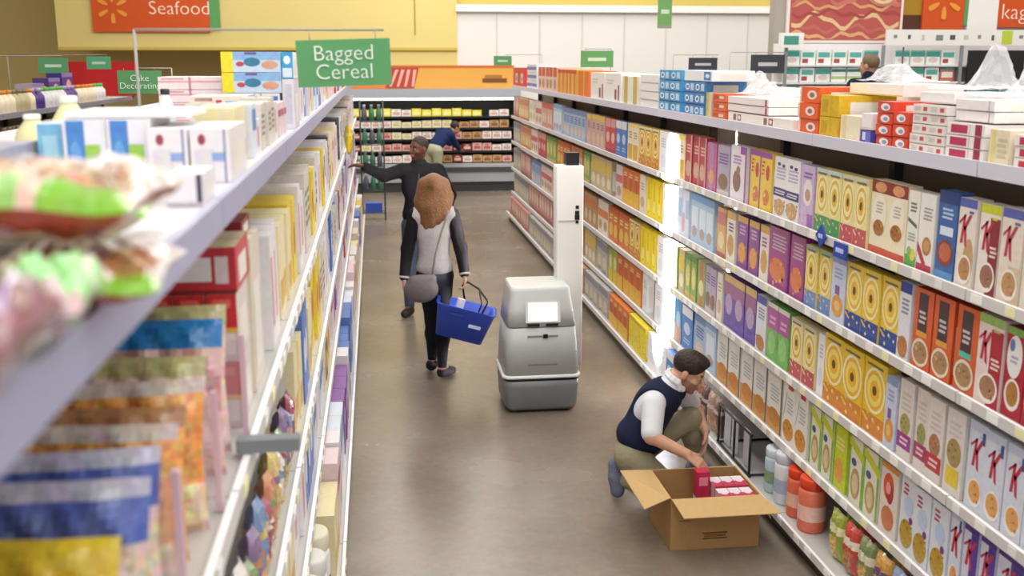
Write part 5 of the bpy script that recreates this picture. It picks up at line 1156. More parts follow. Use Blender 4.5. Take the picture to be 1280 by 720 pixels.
# ------------------------------------------------------------------ open carton on the floor
KR, KR2 = 'B08A5C', 'C9A876'
t = thing('open_carton', 'open brown cardboard carton on the floor before the kneeling clerk', 'carton', (1.775, 5.28, 0))
X0, X1, Y0, Y1, HB, TH = -0.25, 0.25, -0.21, 0.21, 0.3, 0.005
MB().box(X0, X1, Y0, Y1, 0.001, TH + 0.001, KR).build('bottom', KRAFT, t)
MB().box(X0, X1, Y0, Y0 + TH, TH, HB, KR).build('front_wall', KRAFT, t)
MB().box(X0, X1, Y1 - TH, Y1, TH, HB, KR).build('rear_wall', KRAFT, t)
MB().box(X0, X0 + TH, Y0 + TH, Y1 - TH, TH, HB, KR).build('left_wall', KRAFT, t)
MB().box(X1 - TH, X1, Y0 + TH, Y1 - TH, TH, HB, KR).build('right_wall', KRAFT, t)
def flap(name, p, th=0.005):
    a, b, c, d = [Vector(q) for q in p]
    n = (b - a).cross(c - b).normalized() * th
    m = MB()
    P = [a, b, c, d]; Q = [v + n for v in P]
    m.face(P[::-1], KR2); m.face(Q, KR2)
    for i in range(4): m.face([P[i], P[(i + 1) % 4], Q[(i + 1) % 4], Q[i]], KR2)
    return m.build(name, KRAFT, t)
flap('flap', [(X0, Y0, HB), (X0 + 0.02, Y0 - 0.17, HB - 0.035), (X1 + 0.05, Y0 - 0.17, HB - 0.035), (X1, Y0, HB)])
flap('flap', [(X0, Y1, HB), (X0 - 0.2, Y1 - 0.06, HB + 0.03), (X0 - 0.16, Y0 - 0.04, HB - 0.03), (X0, Y0 + 0.02, HB)])
flap('flap', [(X1, Y0, HB), (X1 + 0.06, Y0 + 0.0, HB - 0.14), (X1 + 0.06, Y1, HB - 0.14), (X1, Y1, HB)])
flap('flap', [(X1, Y1, HB), (X1 - 0.02, Y1 + 0.05, HB - 0.12), (X0 + 0.02, Y1 + 0.05, HB - 0.12), (X0, Y1, HB)])
for q in ((-0.07, 0.055, 0.2, 0.235, '7A5A3C'), (0.17, 0.21, 0.18, 0.2, '7A5A3C'), (-0.2, -0.14, 0.17, 0.178, '8A6844'), (-0.07, 0.07, 0.06, 0.068, '6E5036'), (-0.07, 0.07, 0.092, 0.1, '6E5036'), (-0.06, 0.06, 0.072, 0.088, '86643F')):
    MB().box(q[0], q[1], Y0 - 0.001, Y0, q[2], q[3], q[4]).build('printed_mark', KRAFT, t)
for j in range(2):
    for i in range(3):
        mb = MB(); w, d, h = 0.062, 0.13, 0.275 if j == 0 else 0.285
        mb.box(-w / 2, w / 2, -d / 2, d / 2, 0, h, 'DDB8C0', front='C83A5C')
        z = h + 0.001
        mb.face([(-w / 2, -d / 2, z), (w / 2, -d / 2, z), (w / 2, 0.0, z), (-w / 2, 0.0, z)], 'CC2A54')
        mb.face([(-w / 2, 0.0, z), (w / 2, 0.0, z), (w / 2, d / 2, z), (-w / 2, d / 2, z)], 'F0E2E8')
        mb.face([(-w * .3 + w * .42 * math.cos(a * PI / 5) * 0.8 + w * 0.3, d * 0.02 + d * .2 * math.sin(a * PI / 5), z + 0.0006) for a in range(10)], 'E4DCEC')
        o = mb.build('snack_box', CARD, None, (1.85 + 0.066 * i, 5.16 + 0.14 * j, TH + 0.0025))
        tag(o, 'pink and white box standing in the open carton, %s row, %s' % (('front', 'rear')[j], ('left', 'middle', 'right')[i]), 'box', 'pink boxes in the open carton')
mb = MB().box(-0.036, 0.036, -0.035, 0.035, 0, 0.28, 'E6D6DA')
mb.box(-0.0365, 0.0365, -0.0355, 0.0355, 0.13, 0.2805, 'C2284E').box(-0.025, 0.025, -0.037, -0.0355, 0.2, 0.25, 'E88AA0')
o = mb.build('snack_box', CARD, None, (1.772, 5.325, 0.075))
tag(o, 'crimson topped box the clerk is pulling from the open carton', 'box')
# pole standing on the right top shelf
t = thing('sign_pole', 'thin dark pole rising from white cases on right top shelf', 'pole', (3.0, 5.75, 2.225))
MB().tube([(0, 0, 0.002), (0, 0, 0.46)], 0.006, '3A3A3E').build('pole', PAINT, t)
MB().box(-0.03, 0.03, -0.03, 0.03, 0.0012, 0.01, '3A3A3E').build('foot', PAINT, t)

# ------------------------------------------------------------------ people: smooth-blended solids turned into one continuous skin
class Solid:
    def __init__(self, res):
        self.res, self.p = res, []
    def cap(self, a, b, ra, rb, k=0.02):
        self.p.append(('c', np.array(a, float), np.array(b, float), ra, rb, k)); return self
    def ell(self, c, r, rot=None, k=0.02):
        self.p.append(('e', np.array(c, float), np.array(r, float), np.eye(3) if rot is None else np.array(rot, float), 0, k)); return self
    def cut(self, pt, n):
        """removes the side the normal points to"""
        self.p.append(('k', np.array(pt, float), np.array(n, float), 0, 0, 0)); return self
    def field(self):
        lo = np.full(3, 1e9); hi = -lo
        for q in self.p:
            if q[0] == 'c':
                for e, r in ((q[1], q[3]), (q[2], q[4])): lo = np.minimum(lo, e - r); hi = np.maximum(hi, e + r)
            elif q[0] == 'e': lo = np.minimum(lo, q[1] - q[2].max()); hi = np.maximum(hi, q[1] + q[2].max())
        h = self.res; lo = lo - 4 * h; n = np.ceil((hi + 4 * h - lo) / h).astype(int) + 1
        D = np.full(n, 0.25, np.float32)
        ax = [lo[i] + h * np.arange(n[i]) for i in range(3)]
        for q in self.p:
            if q[0] == 'k':
                nn = q[2] / np.linalg.norm(q[2])
                d = (ax[0][:, None, None] - q[1][0]) * nn[0] + (ax[1][None, :, None] - q[1][1]) * nn[1] + (ax[2][None, None, :] - q[1][2]) * nn[2]
                D = np.maximum(D, d.astype(np.float32)); continue
            k = q[5]; mg = k + 3 * h
            if q[0] == 'c': a_ = np.minimum(q[1] - q[3], q[2] - q[4]) - mg; b_ = np.maximum(q[1] + q[3], q[2] + q[4]) + mg
            else: a_ = q[1] - q[2].max() - mg; b_ = q[1] + q[2].max() + mg
            i0 = np.clip(np.floor((a_ - lo) / h).astype(int), 0, n - 1); i1 = np.clip(np.ceil((b_ - lo) / h).astype(int) + 1, 1, n)
            X, Y, Z = np.meshgrid(*[ax[i][i0[i]:i1[i]] for i in range(3)], indexing='ij')
            if q[0] == 'c':
                v = q[2] - q[1]; L = max(1e-9, v @ v)
                T = np.clip(((X - q[1][0]) * v[0] + (Y - q[1][1]) * v[1] + (Z - q[1][2]) * v[2]) / L, 0, 1)
                d = np.sqrt((X - q[1][0] - T * v[0]) ** 2 + (Y - q[1][1] - T * v[1]) ** 2 + (Z - q[1][2] - T * v[2]) ** 2) - (q[3] + T * (q[4] - q[3]))
            else:
                R = q[3]; u = [(X - q[1][0]) * R[i][0] + (Y - q[1][1]) * R[i][1] + (Z - q[1][2]) * R[i][2] for i in range(3)]
                k0 = np.sqrt(sum((u[i] / q[2][i]) ** 2 for i in range(3))); k1 = np.sqrt(sum((u[i] / q[2][i] ** 2) ** 2 for i in range(3)))
                d = k0 * (k0 - 1) / np.maximum(k1, 1e-6)
            s = D[i0[0]:i1[0], i0[1]:i1[1], i0[2]:i1[2]]
            hh = np.maximum(k - np.abs(s - d), 0) / max(k, 1e-6)
            s[...] = np.minimum(s, d) - hh * hh * k * 0.25
        return D, lo
    def mesh(self, name, mat, colour, origin):
        """surface nets"""
        D, lo = self.field(); h = self.res
        S = D < 0
        c = np.zeros(np.array(S.shape) - 1, np.int8)
        for dx in (0, 1):
            for dy in (0, 1):
                for dz in (0, 1): c += S[dx:dx + c.shape[0], dy:dy + c.shape[1], dz:dz + c.shape[2]]
        act = np.argwhere((c > 0) & (c < 8))
        idx = np.full(c.shape, -1, np.int64); idx[tuple(act.T)] = np.arange(len(act))
        off = np.array([(i, j, k) for i in (0, 1) for j in (0, 1) for k in (0, 1)])
        val = np.stack([D[tuple((act + o).T)] for o in off], 1)
        pos = np.zeros((len(act), 3)); cnt = np.zeros(len(act))
        for a in range(8):
            for b in range(a + 1, 8):
                if np.abs(off[a] - off[b]).sum() != 1: continue
                x = (val[:, a] < 0) != (val[:, b] < 0)
                t_ = val[x, a] / (val[x, a] - val[x, b])
                pos[x] += off[a] + t_[:, None] * (off[b] - off[a]); cnt[x] += 1
        V = lo + (act + pos / cnt[:, None]) * h
        F = []
        for ax_ in range(3):
            o1, o2 = [(1, 2), (2, 0), (0, 1)][ax_]
            sl0 = [slice(None)] * 3; sl1 = [slice(None)] * 3
            sl0[ax_] = slice(0, -1); sl1[ax_] = slice(1, None)
            a, b = S[tuple(sl0)], S[tuple(sl1)]
            e = np.argwhere(a != b); fwd = a[tuple(e.T)]
            e1 = np.zeros(3, int); e1[o1] = 1; e2 = np.zeros(3, int); e2[o2] = 1
            ok = (e[:, o1] > 0) & (e[:, o2] > 0) & (e[:, o1] < c.shape[o1]) & (e[:, o2] < c.shape[o2]) & (e[:, ax_] < c.shape[ax_])
            e, fwd = e[ok], fwd[ok]
            q = np.stack([idx[tuple((e - e1 - e2).T)], idx[tuple((e - e2).T)], idx[tuple(e.T)], idx[tuple((e - e1).T)]], 1)
            q[~fwd] = q[~fwd][:, ::-1]
            F.append(q)
        F = np.concatenate(F); F = F[(F >= 0).all(1)]
        me = bpy.data.meshes.new(name)
        me.from_pydata((V - np.array(origin)).tolist(), [], F.tolist())
        at = me.attributes.new('print', 'FLOAT_COLOR', 'POINT')
        C = np.ones((len(V), 4), np.float32)
        col = colour(V) if callable(colour) else np.array(rgb(colour))[None, :]
        C[:] = col
        at.data.foreach_set('color', C.ravel())
        me.materials.append(mat)
        me.polygons.foreach_set('use_smooth', [True] * len(F))
        me.update()
        return me
    def build(self, name, mat, colour, parent):
        return link(name, self.mesh(name, mat, colour, parent.location), parent)

V3 = lambda p: np.array(p, float)
def unit(v): v = V3(v); return v / np.linalg.norm(v)
def frame(right, up):
    """rows: right, front, up"""
    u = unit(up); r = V3(right); r = unit(r - u * (r @ u)); f = np.cross(u, r)
    return np.array([r, f, u])

def add_head(s, c, R, k=0.015, sc=1.0):
    P = lambda x, y, z: V3(c) + sc * (R.T @ V3((x, y, z)))
    s.ell(P(0, -0.012, 0.03), (0.076 * sc, 0.096 * sc, 0.092 * sc), R, k)
    s.ell(P(0, 0.028, -0.042), (0.059 * sc, 0.064 * sc, 0.076 * sc), R, k)
    s.ell(P(0, 0.066, -0.096), (0.026 * sc, 0.022 * sc, 0.02 * sc), R, k)
    s.cap(P(-0.036, 0.074, 0.026), P(0.036, 0.074, 0.026), 0.012 * sc, 0.012 * sc, k)
    s.cap(P(0, 0.088, 0.014), P(0, 0.112, -0.028), 0.008 * sc, 0.013 * sc, 0.008)
    s.ell(P(0, 0.09, -0.062), (0.024 * sc, 0.012 * sc, 0.011 * sc), R, 0.008)
    for e in (-1, 1):
        s.ell(P(e * 0.079, -0.008, -0.01), (0.011 * sc, 0.02 * sc, 0.032 * sc), R, 0.006)
        s.ell(P(e * 0.038, 0.06, -0.028), (0.022 * sc, 0.022 * sc, 0.02 * sc), R, k)

def head_colour(c, R, skin, hair=None, beard=0.0, sc=1.0):
    sk = np.array(rgb(skin)); lip = np.array(rgb('A8605A')); hr = np.array(rgb(hair or '2A1E18'))
    def fn(V):
        L = (V - V3(c)) @ R.T / sc
        C = np.repeat(sk[None, :], len(V), 0)
        near = np.linalg.norm(L, axis=1) < 0.17
        x, y, z = np.abs(L[:, 0]), L[:, 1], L[:, 2]
        if beard:
            b = near & (z < -0.03) & (z > -0.135) & (y > -0.01) & ~((z > -0.05) & (x < 0.03))
            C[b] = C[b] * (1 - beard) + hr * beard
        C[near & (z < -0.052) & (z > -0.072) & (x < 0.024) & (y > 0.085)] = lip
        C[near & (z > 0.024) & (z < 0.036) & (x > 0.012) & (x < 0.048) & (y > 0.07)] = hr
        C[:, 3] = 1
        return C
    return fn

def add_eyes(parent, c, R, sc=1.0):
    for e in (-1, 1):
        P = V3(c) + sc * (R.T @ V3((e * 0.031, 0.0765, 0.004)))
        m = MB().lathe([(0.0005, -0.008 * sc), (0.007 * sc, -0.006 * sc), (0.0105 * sc, 0), (0.007 * sc, 0.006 * sc), (0.0005, 0.008 * sc)], 'B8ACA4', 10)
        o = m.build('eye', SKIN, parent, tuple(P - V3(parent.location)))
        Q = V3(c) + sc * (R.T @ V3((e * 0.031, 0.0835, 0.004)))
        d = MB().lathe([(0.0005, -0.005 * sc), (0.0045 * sc, -0.003 * sc), (0.0055 * sc, 0), (0.0045 * sc, 0.003 * sc), (0.0005, 0.005 * sc)], '2A1A12', 8)
        d.build('iris', SKIN, o, tuple(Q - P))

def add_hand(s, wrist, d, palm_n, thumb_side, curl=0.5, sc=1.0, spread=1.0):
    """palm, four bent fingers of different lengths and a thumb leaving the palm's side"""
    d = unit(d); n = unit(V3(palm_n) - d * (V3(palm_n) @ d)); t = unit(thumb_side - d * (V3(thumb_side) @ d) - n * (V3(thumb_side) @ n))
    w = V3(wrist); k = 0.008
    pal = [w + d * 0.02 * sc + t * o * sc for o in (-0.022, 0.0, 0.022)]
    for i, o in enumerate((-0.03, -0.011, 0.009, 0.029)):
        s.cap(pal[min(2, i if i < 2 else i - 1)], w + d * 0.088 * sc + t * o * sc, 0.015 * sc, 0.0115 * sc, 0.012)
    for o, L in ((-0.032, 0.78), (-0.011, 0.95), (0.010, 1.0), (0.031, 0.9)):
        p = w + d * 0.09 * sc + t * o * sc; a = 0.0
        for seg, r0, r1 in ((0.042, 0.0098, 0.009), (0.026, 0.009, 0.0082), (0.02, 0.0082, 0.007)):
            a += curl
            dd = unit(d * math.cos(a) + n * math.sin(a) + t * o * spread * 2)
            q = p + dd * seg * L * sc
            s.cap(p, q, r0 * sc, r1 * sc, 0.004); p = q
    p = w + d * 0.03 * sc + t * 0.026 * sc
    q = p + unit(d * 0.6 + t * 0.75 + n * 0.25) * 0.042 * sc
    r = q + unit(d * 0.85 + t * 0.25 + n * 0.45) * 0.034 * sc
    s.cap(p, q, 0.0145 * sc, 0.011 * sc, 0.01); s.cap(q, r, 0.0108 * sc, 0.0088 * sc, 0.004)

def torso(s, J, g=0.0, k=0.04, w=1.0, parts='pwc'):
    a = unit(J['shR'] - J['shL'])
    up = unit(J['neck'] - J['pel']); R = frame(a, up)
    if 'p' in parts: s.ell(J['pel'], (0.165 * w + g, 0.115 + g, 0.12 + g), R, k)
    if 'w' in parts: s.ell(J['waist'], (0.14 * w + g, 0.1 + g, 0.15 + g), R, k)
    if 'c' in parts:
        s.ell(J['chest'], (0.165 * w + g, 0.108 + g, 0.17 + g), R, k)
        m = (J['shR'] + J['shL']) / 2
        s.cap(J['shR'] * 0.88 + m * 0.12, J['shL'] * 0.88 + m * 0.12, 0.055 + g, 0.055 + g, k)
        s.cap(m, J['neck'], 0.075 + g, 0.055 + g * 0.6, k)
    return R
def arm(s, J, e, g=0.0, k=0.02, upper=(0, 1), lower=(0, 1)):
    sh, el, wr = J['sh' + e], J['el' + e], J['wr' + e]
    L = lambda a, b, t: a + (b - a) * t
    rad = lambda r0, r1, t: r0 + (r1 - r0) * t
    if upper: s.cap(L(sh, el, upper[0]), L(sh, el, upper[1]), rad(0.052, 0.042, upper[0]) + g, rad(0.052, 0.042, upper[1]) + g, k)
    if lower: s.cap(L(el, wr, lower[0]), L(el, wr, lower[1]), rad(0.042, 0.029, lower[0]) + g, rad(0.042, 0.029, lower[1]) + g, k)
def leg(s, J, e, g=0.0, k=0.03, to=1.0):
    h, kn, an = J['hip' + e], J['kn' + e], J['an' + e]
    s.cap(h, kn, 0.09 + g, 0.06 + g, k)
    s.cap(kn, kn + (an - kn) * 0.35, 0.06 + g, 0.058 + g, k); s.cap(kn + (an - kn) * 0.35, kn + (an - kn) * to, 0.058 + g, 0.038 + (1 - to) * 0.02 + g, k)
def body(name, J, head_c, R, res, parent, skin, hands, sc=1.0, beard=0.0, hair='2A1E18', w=1.0, feet=True):
    s = Solid(res)
    torso(s, J, -0.012, 0.04, w)
    s.cap(J['neck'], V3(head_c) + R.T @ V3((0, -0.02, -0.05)), 0.054, 0.052, 0.02)
    for e in 'LR':
        arm(s, J, e); leg(s, J, e, -0.008)
        if feet: s.cap(J['an' + e], J['toe' + e], 0.032, 0.024, 0.02)
    add_head(s, head_c, R, sc=sc)
    for h in hands: add_hand(s, *h)
    return s.build('body', SKIN, head_colour(head_c, R, skin, hair, beard, sc), parent)

# ---- clerk kneeling by the open carton
t = thing('person', 'kneeling man in navy vest, white shirt and khaki trousers reaching into carton', 'person', (1.55, 5.8, 0))
J = {k: V3(v) for k, v in dict(pel=(1.53, 5.86, 0.30), waist=(1.56, 5.845, 0.43), chest=(1.625, 5.83, 0.575), neck=(1.735, 5.82, 0.735), shR=(1.575, 5.665, 0.645), elR=(1.53, 5.53, 0.49), wrR=(1.715, 5.42, 0.415),
     shL=(1.815, 5.975, 0.625), elL=(1.955, 6.11, 0.47), wrL=(1.985, 5.93, 0.36), hipR=(1.47, 5.76, 0.28), knR=(1.73, 5.6, 0.075), anR=(1.405, 5.82, 0.13), toeR=(1.4, 5.79, 0.045),
     hipL=(1.60, 5.95, 0.28), knL=(1.905, 6.0, 0.42), anL=(1.985, 6.08, 0.09), toeL=(2.09, 6.0, 0.04)).items()}
HC = V3((1.825, 5.805, 0.785))
up = unit((0.42, -0.18, 0.89)); fr = unit((0.78, -0.44, -0.45)); RH = frame(np.cross(fr, up), up)
body('body', J, HC, RH, 0.0055, t, 'C99A80', [(J['wrR'], (0.6, -0.35, -0.42), (-0.1, 0.5, -0.85), (-0.1, 0.9, 0.2), 0.45, 0.95), (J['wrL'], (-0.1, -0.25, -0.95), (-0.9, 0.1, 0.0), (0, -1, 0.2), 0.2, 0.95)], 1.0, 0.5, '3A2820')
add_eyes(t, HC, RH)
s = Solid(0.006)     # hair
PH = lambda x, y, z: HC + RH.T @ V3((x, y, z))
s.ell(PH(0, -0.02, 0.046), (0.084, 0.102, 0.09), RH, 0.01); s.ell(PH(0, 0.03, 0.098), (0.062, 0.06, 0.034), RH, 0.02); s.cut(PH(0, 0.072, 0.05), RH.T @ V3((0, 0.9, -0.45))); s.cut(PH(0, -0.03, -0.03), RH.T @ V3((0, 0.35, -1)))
s.build('hair', HAIR, '2E1F19', t)
s = Solid(0.006)     # shirt
torso(s, J, 0.004, 0.04, 1.0, 'c')
s.cut(J['waist'] + V3((0, 0, 0.02)), unit(J['pel'] - J['neck']))
for e in 'LR': arm(s, J, e, 0.018, 0.02, (0.05, 0.88), None)
s.cut(J['neck'] + V3((0.02, 0, 0.012)), unit((0.3, 0, 0.95)))
s.build('shirt', KNIT, 'DCDDE4', t)
s = Solid(0.005)     # collar
a0 = J['neck'] + V3((0.015, 0, -0.005)); cr, cu = unit((0.55, 0.8, -0.1)), unit((0.5, -0.1, 0.86)); cf = np.cross(cu, cr)
ring_ = [a0 + cr * 0.068 * math.cos(q) - cf * 0.07 * math.sin(q) + cu * (0.012 - 0.03 * (math.sin(q) > 0.6)) for q in np.linspace(0, 2 * PI, 15)]
for p, q in zip(ring_[:-1], ring_[1:]): s.cap(p, q, 0.014, 0.014, 0.006); s.cap(p + cu * 0.018, q + cu * 0.018, 0.01, 0.01, 0.006)
s.build('collar', KNIT, 'E6E7EC', t)
s = Solid(0.006)     # vest
torso(s, J, 0.016, 0.04, 1.0, 'c')
for e in 'LR':
    m_ = (J['shR'] + J['shL']) / 2; o_ = unit(J['sh' + e] - m_)
    s.cut(m_ + (J['sh' + e] - m_) * 0.78, o_)
s.cut(J['neck'] + V3((0.0, 0, -0.035)), unit((0.55, -0.1, 0.83)))
torso(s, J, 0.018, 0.05, 1.08, 'w')
s.ell(J['pel'] + V3((0.02, -0.005, 0.07)), (0.19, 0.145, 0.1), frame(J['shR'] - J['shL'], J['neck'] - J['pel']), 0.04)
s.build('vest', KNIT, '1F2540', t)
s = Solid(0.006)     # trousers
torso(s, J, 0.008, 0.04, 1.0, 'p')
for e in 'LR': leg(s, J, e, 0.01, 0.03, 0.92)
s.cut((0, 0, 0.008), (0, 0, -1))
s.build('trousers', CLOTH, '9A9278', t)
for e, a, b in (('R', (1.4, 5.835, 0.2), (1.4, 5.79, 0.055)), ('L', (1.97, 6.1, 0.05), (2.08, 6.0, 0.048))):
    s = Solid(0.006)
    a, b = V3(a), V3(b); s.cap(a, a + (b - a) * 0.5, 0.05, 0.05, 0.02); s.cap(a + (b - a) * 0.5, b, 0.05, 0.043, 0.02); s.cut((0, 0, 0.012), (0, 0, -1))
    sh = s.build('shoe', CLOTH, '6E7486', t)
    m = Solid(0.006)
    dv = unit(b - a); off = V3((-0.05, 0.0, 0.0)) if e == 'R' else V3((0, 0, -0.025))
    m.cap(a + off * 0.8, b + off * 0.8, 0.022, 0.022, 0.01); m.cut((0, 0, 0.003), (0, 0, -1))
    m.build('sole', PLASTIC, 'C9CAD0', sh)


# ---- woman seen from behind with basket
t = thing('person', 'woman from behind with long brown hair, pale vest over black sleeves, black leggings', 'person', (0.46, 8.45, 0))
J = {k: V3(v) for k, v in dict(pel=(0.455, 8.45, 0.89), waist=(0.452, 8.45, 1.06), chest=(0.45, 8.46, 1.24), neck=(0.452, 8.455, 1.46), shR=(0.60, 8.45, 1.385), elR=(0.668, 8.43, 1.11), wrR=(0.695, 8.355, 0.895),
     shL=(0.305, 8.45, 1.385), elL=(0.235, 8.45, 1.11), wrL=(0.2, 8.40, 0.87), hipR=(0.52, 8.45, 0.87), knR=(0.515, 8.44, 0.48), anR=(0.5, 8.4, 0.1), toeR=(0.59, 8.5, 0.04),
     hipL=(0.39, 8.45, 0.87), knL=(0.43, 8.5, 0.49), anL=(0.425, 8.52, 0.14), toeL=(0.415, 8.63, 0.045)).items()}
HC = V3((0.455, 8.465, 1.6)); RH = frame((1, 0.1, 0), (0, 0.05, 1))
body('body', J, HC, RH, 0.008, t, 'D2A48C', [(J['wrR'], (0.05, -0.1, -1), (-0.9, 0.2, 0), (0.2, 1, 0), 0.75, 0.92), (J['wrL'], (-0.05, 0.0, -1), (0.9, 0.1, 0), (0.1, 1, 0), 0.3, 0.92)], 0.98, 0, '6A4526', 0.82)
add_eyes(t, HC, RH, 0.98)
s = Solid(0.008)
s.ell(HC + V3((0, -0.02, 0.035)), (0.09, 0.105, 0.09), None, 0.02)
for x0, x1, z1, yy in ((-0.065, -0.1, -0.27, -0.06), (-0.045, -0.065, -0.31, -0.09), (-0.02, -0.02, -0.29, -0.11), (0.01, 0.03, -0.26, -0.105), (0.04, 0.075, -0.23, -0.09), (0.065, 0.105, -0.19, -0.06), (0.08, 0.115, -0.13, -0.03), (-0.08, -0.115, -0.2, -0.03)):
    s.cap(HC + V3((x0, -0.03, 0.03)), HC + V3(((x0 + x1) / 2 * 1.15, yy * 0.8, z1 * 0.5)), 0.052, 0.044, 0.03)
    s.cap(HC + V3(((x0 + x1) / 2 * 1.15, yy * 0.8, z1 * 0.5)), HC + V3((x1, yy, z1)), 0.042, 0.026, 0.035)
s.cut(HC + V3((0, 0.045, 0)), (0, 1, -0.15))
s.build('hair', HAIR, '7A5230', t)
s = Solid(0.008)
for e in 'LR': arm(s, J, e, 0.012, 0.02, (0, 1), (0, 0.94))
s.build('sleeves', KNIT, '1E1B1E', t)
s = Solid(0.008)
torso(s, J, 0.014, 0.05, 0.8, 'wc')
s.ell(J['pel'] + V3((0, 0, 0.06)), (0.152, 0.125, 0.12), None, 0.04)
for e in 'LR': s.cap(J['sh' + e] + V3((0, 0, -0.01)), J['sh' + e] * 0.6 + J['chest'] * 0.4, 0.055, 0.06, 0.03)
s.cut((0, 0, 0.885), (0, 0, -1)); s.cut(J['neck'] + V3((0, 0, 0.02)), (0, 0, 1))
s.build('vest', CLOTH, 'BDB8B8', t)
s = Solid(0.008)
torso(s, J, 0.004, 0.04, 0.85, 'p')
for e in 'LR': leg(s, J, e, 0.0, 0.03, 0.97)
s.build('leggings', KNIT, '17171B', t)
for e in 'LR': 
    m = MB().tube([tuple(J['wr' + e] * 0.93 + J['el' + e] * 0.07 - V3(t.location)), tuple(J['wr' + e] - V3(t.location))], 0.044, 'C8C4C4', 12); m.build('cuff', KNIT, t)
for e in 'LR':
    s = Solid(0.006); a, b = J['an' + e] + V3((0, 0, -0.045)), J['toe' + e]
    s.cap(a, a + (b - a) * 0.5, 0.046, 0.044, 0.02); s.cap(a + (b - a) * 0.5, b, 0.044, 0.036, 0.02); s.cut((0, 0, 0.014), (0, 0, -1))
    sh = s.build('shoe', CLOTH, '262228', t)
    s = Solid(0.006); s.cap(a + V3((0, 0, -0.03)), b + V3((0, 0, -0.02)), 0.05, 0.042, 0.01); s.cut(a + V3((0, 0, -0.018)), (0, 0, 1)); s.cut((0, 0, 0.002), (0, 0, -1))
    s.build('sole', PLASTIC, 'E4E0DC', sh)
# her shoulder bag and basket
t = thing('shoulder_bag', 'grey slouchy shoulder bag on a diagonal strap at the woman\'s left hip', 'bag', (0.33, 8.22, 0.82))
s = Solid(0.008)
o3 = V3(t.location)
s.ell(o3 + V3((0, 0, -0.01)), (0.14, 0.065, 0.11), None, 0.02); s.cap(o3 + V3((-0.06, 0, 0.07)), o3 + V3((0.09, 0.0, 0.08)), 0.035, 0.035, 0.03)
s.build('pouch', LEATHER, '6E6866', t)
MB().tube([(0.09, 0.0, 0.1), (0.12, 0.045, 0.25), (0.17, 0.085, 0.42), (0.225, 0.12, 0.56), (0.245, 0.19, 0.635), (0.23, 0.28, 0.63)], 0.009, '8A8482', 8).build('strap', LEATHER, t)
MB().tube([(-0.09, 0, 0.06), (0.0, -0.03, 0.085), (0.1, 0, 0.08)], 0.006, '4A4644', 6).build('zip', LEATHER, t)
t = thing('shopping_basket', 'blue plastic shopping basket hanging from the woman\'s right hand', 'basket', (0.70, 8.25, 0.66))
t.rotation_euler = (0, math.radians(15), math.radians(-6))
BL = '2B4FC0'
m = MB()
secs = [(-0.27, 0, 0, 0.38, 0.22, 0.03), (-0.02, 0, 0, 0.47, 0.3, 0.04), (0.0, 0, 0, 0.5, 0.33, 0.045), (0.004, 0, 0, 0.5, 0.33, 0.045), (0.0, 0, 0, 0.45, 0.28, 0.04), (-0.255, 0, 0, 0.365, 0.205, 0.03)]
m.loft(secs, BL, 0, 4, True); m.build('tub', PLASTIC, t)
for sx in (-0.12, 0, 0.12):
    MB().box(sx - 0.006, sx + 0.006, -0.152, -0.13, -0.2, -0.03, '2444A8').build('rib', PLASTIC, t, None, (math.radians(-8), 0, 0)) if False else None
m = MB().box(0.05, 0.15, -0.001, 0.001, -0.012, 0.016, 'C8D2F0'); m.build('print', SCREENPRINT, t, (0, -0.139, -0.13), (math.radians(-9), 0, 0))
m = MB().box(-0.1, 0.0, -0.001, 0.001, -0.008, 0.008, '1A2E80'); m.build('hand_slot', PLASTIC, t, (-0.02, -0.151, -0.06), (math.radians(-9), 0, 0))
MB().tube([(0.13, -0.15, 0.0), (0.155, -0.12, 0.1), (0.06, -0.03, 0.165), (-0.035, 0.08, 0.175), (-0.07, 0.12, 0.13), (-0.02, 0.15, 0.0)], 0.009, '1E1C20', 8).build('handle', PLASTIC, t)
MB().tube([(0.1, -0.15, 0.0), (0.11, -0.13, 0.07), (0.07, -0.06, 0.15)], 0.007, '1E1C20', 8).build('handle', PLASTIC, t)
o = MB().box(-0.03, 0.03, -0.02, 0.02, 0, 0.11, 'E6E6F0').build('paper_slip', CARD, None, (0.62, 8.17, 0.63), (0.1, 0.3, 0.2))
tag(o, 'white packet sticking out of the blue basket', 'packet')

# ---- far man reaching to the shelf
t = thing('person', 'man in black jacket and jeans reaching left to the shelf, far down aisle', 'person', (0.42, 10.7, 0))
J = {k: V3(v) for k, v in dict(pel=(0.43, 10.72, 0.98), waist=(0.43, 10.72, 1.14), chest=(0.43, 10.71, 1.36), neck=(0.43, 10.7, 1.6), shR=(0.25, 10.67, 1.52), elR=(0.07, 10.6, 1.48), wrR=(-0.12, 10.52, 1.58),
     shL=(0.63, 10.75, 1.51), elL=(0.755, 10.8, 1.25), wrL=(0.70, 10.66, 1.06), hipR=(0.34, 10.7, 0.95), knR=(0.32, 10.66, 0.52), anR=(0.305, 10.7, 0.1), toeR=(0.25, 10.58, 0.04),
     hipL=(0.52, 10.73, 0.95), knL=(0.52, 10.72, 0.52), anL=(0.51, 10.77, 0.1), toeL=(0.5, 10.63, 0.04)).items()}
HC = V3((0.43, 10.67, 1.74)); fr = unit((-0.75, -0.62, -0.05)); up = unit((0, 0, 1)); RH = frame(np.cross(fr, up), up)
body('body', J, HC, RH, 0.009, t, '6E4430', [(J['wrR'], (-1, -0.3, 0.25), (0.2, -0.3, -1), (0.1, -1, 0.2), 0.3), (J['wrL'], (-0.3, -0.3, -0.9), (-0.8, 0.3, 0), (0, -1, 0), 0.6)], 1.02, 0.75, '241814')
add_eyes(t, HC, RH, 1.02)
s = Solid(0.009); PH = lambda x, y, z: HC + RH.T @ V3((x, y, z))
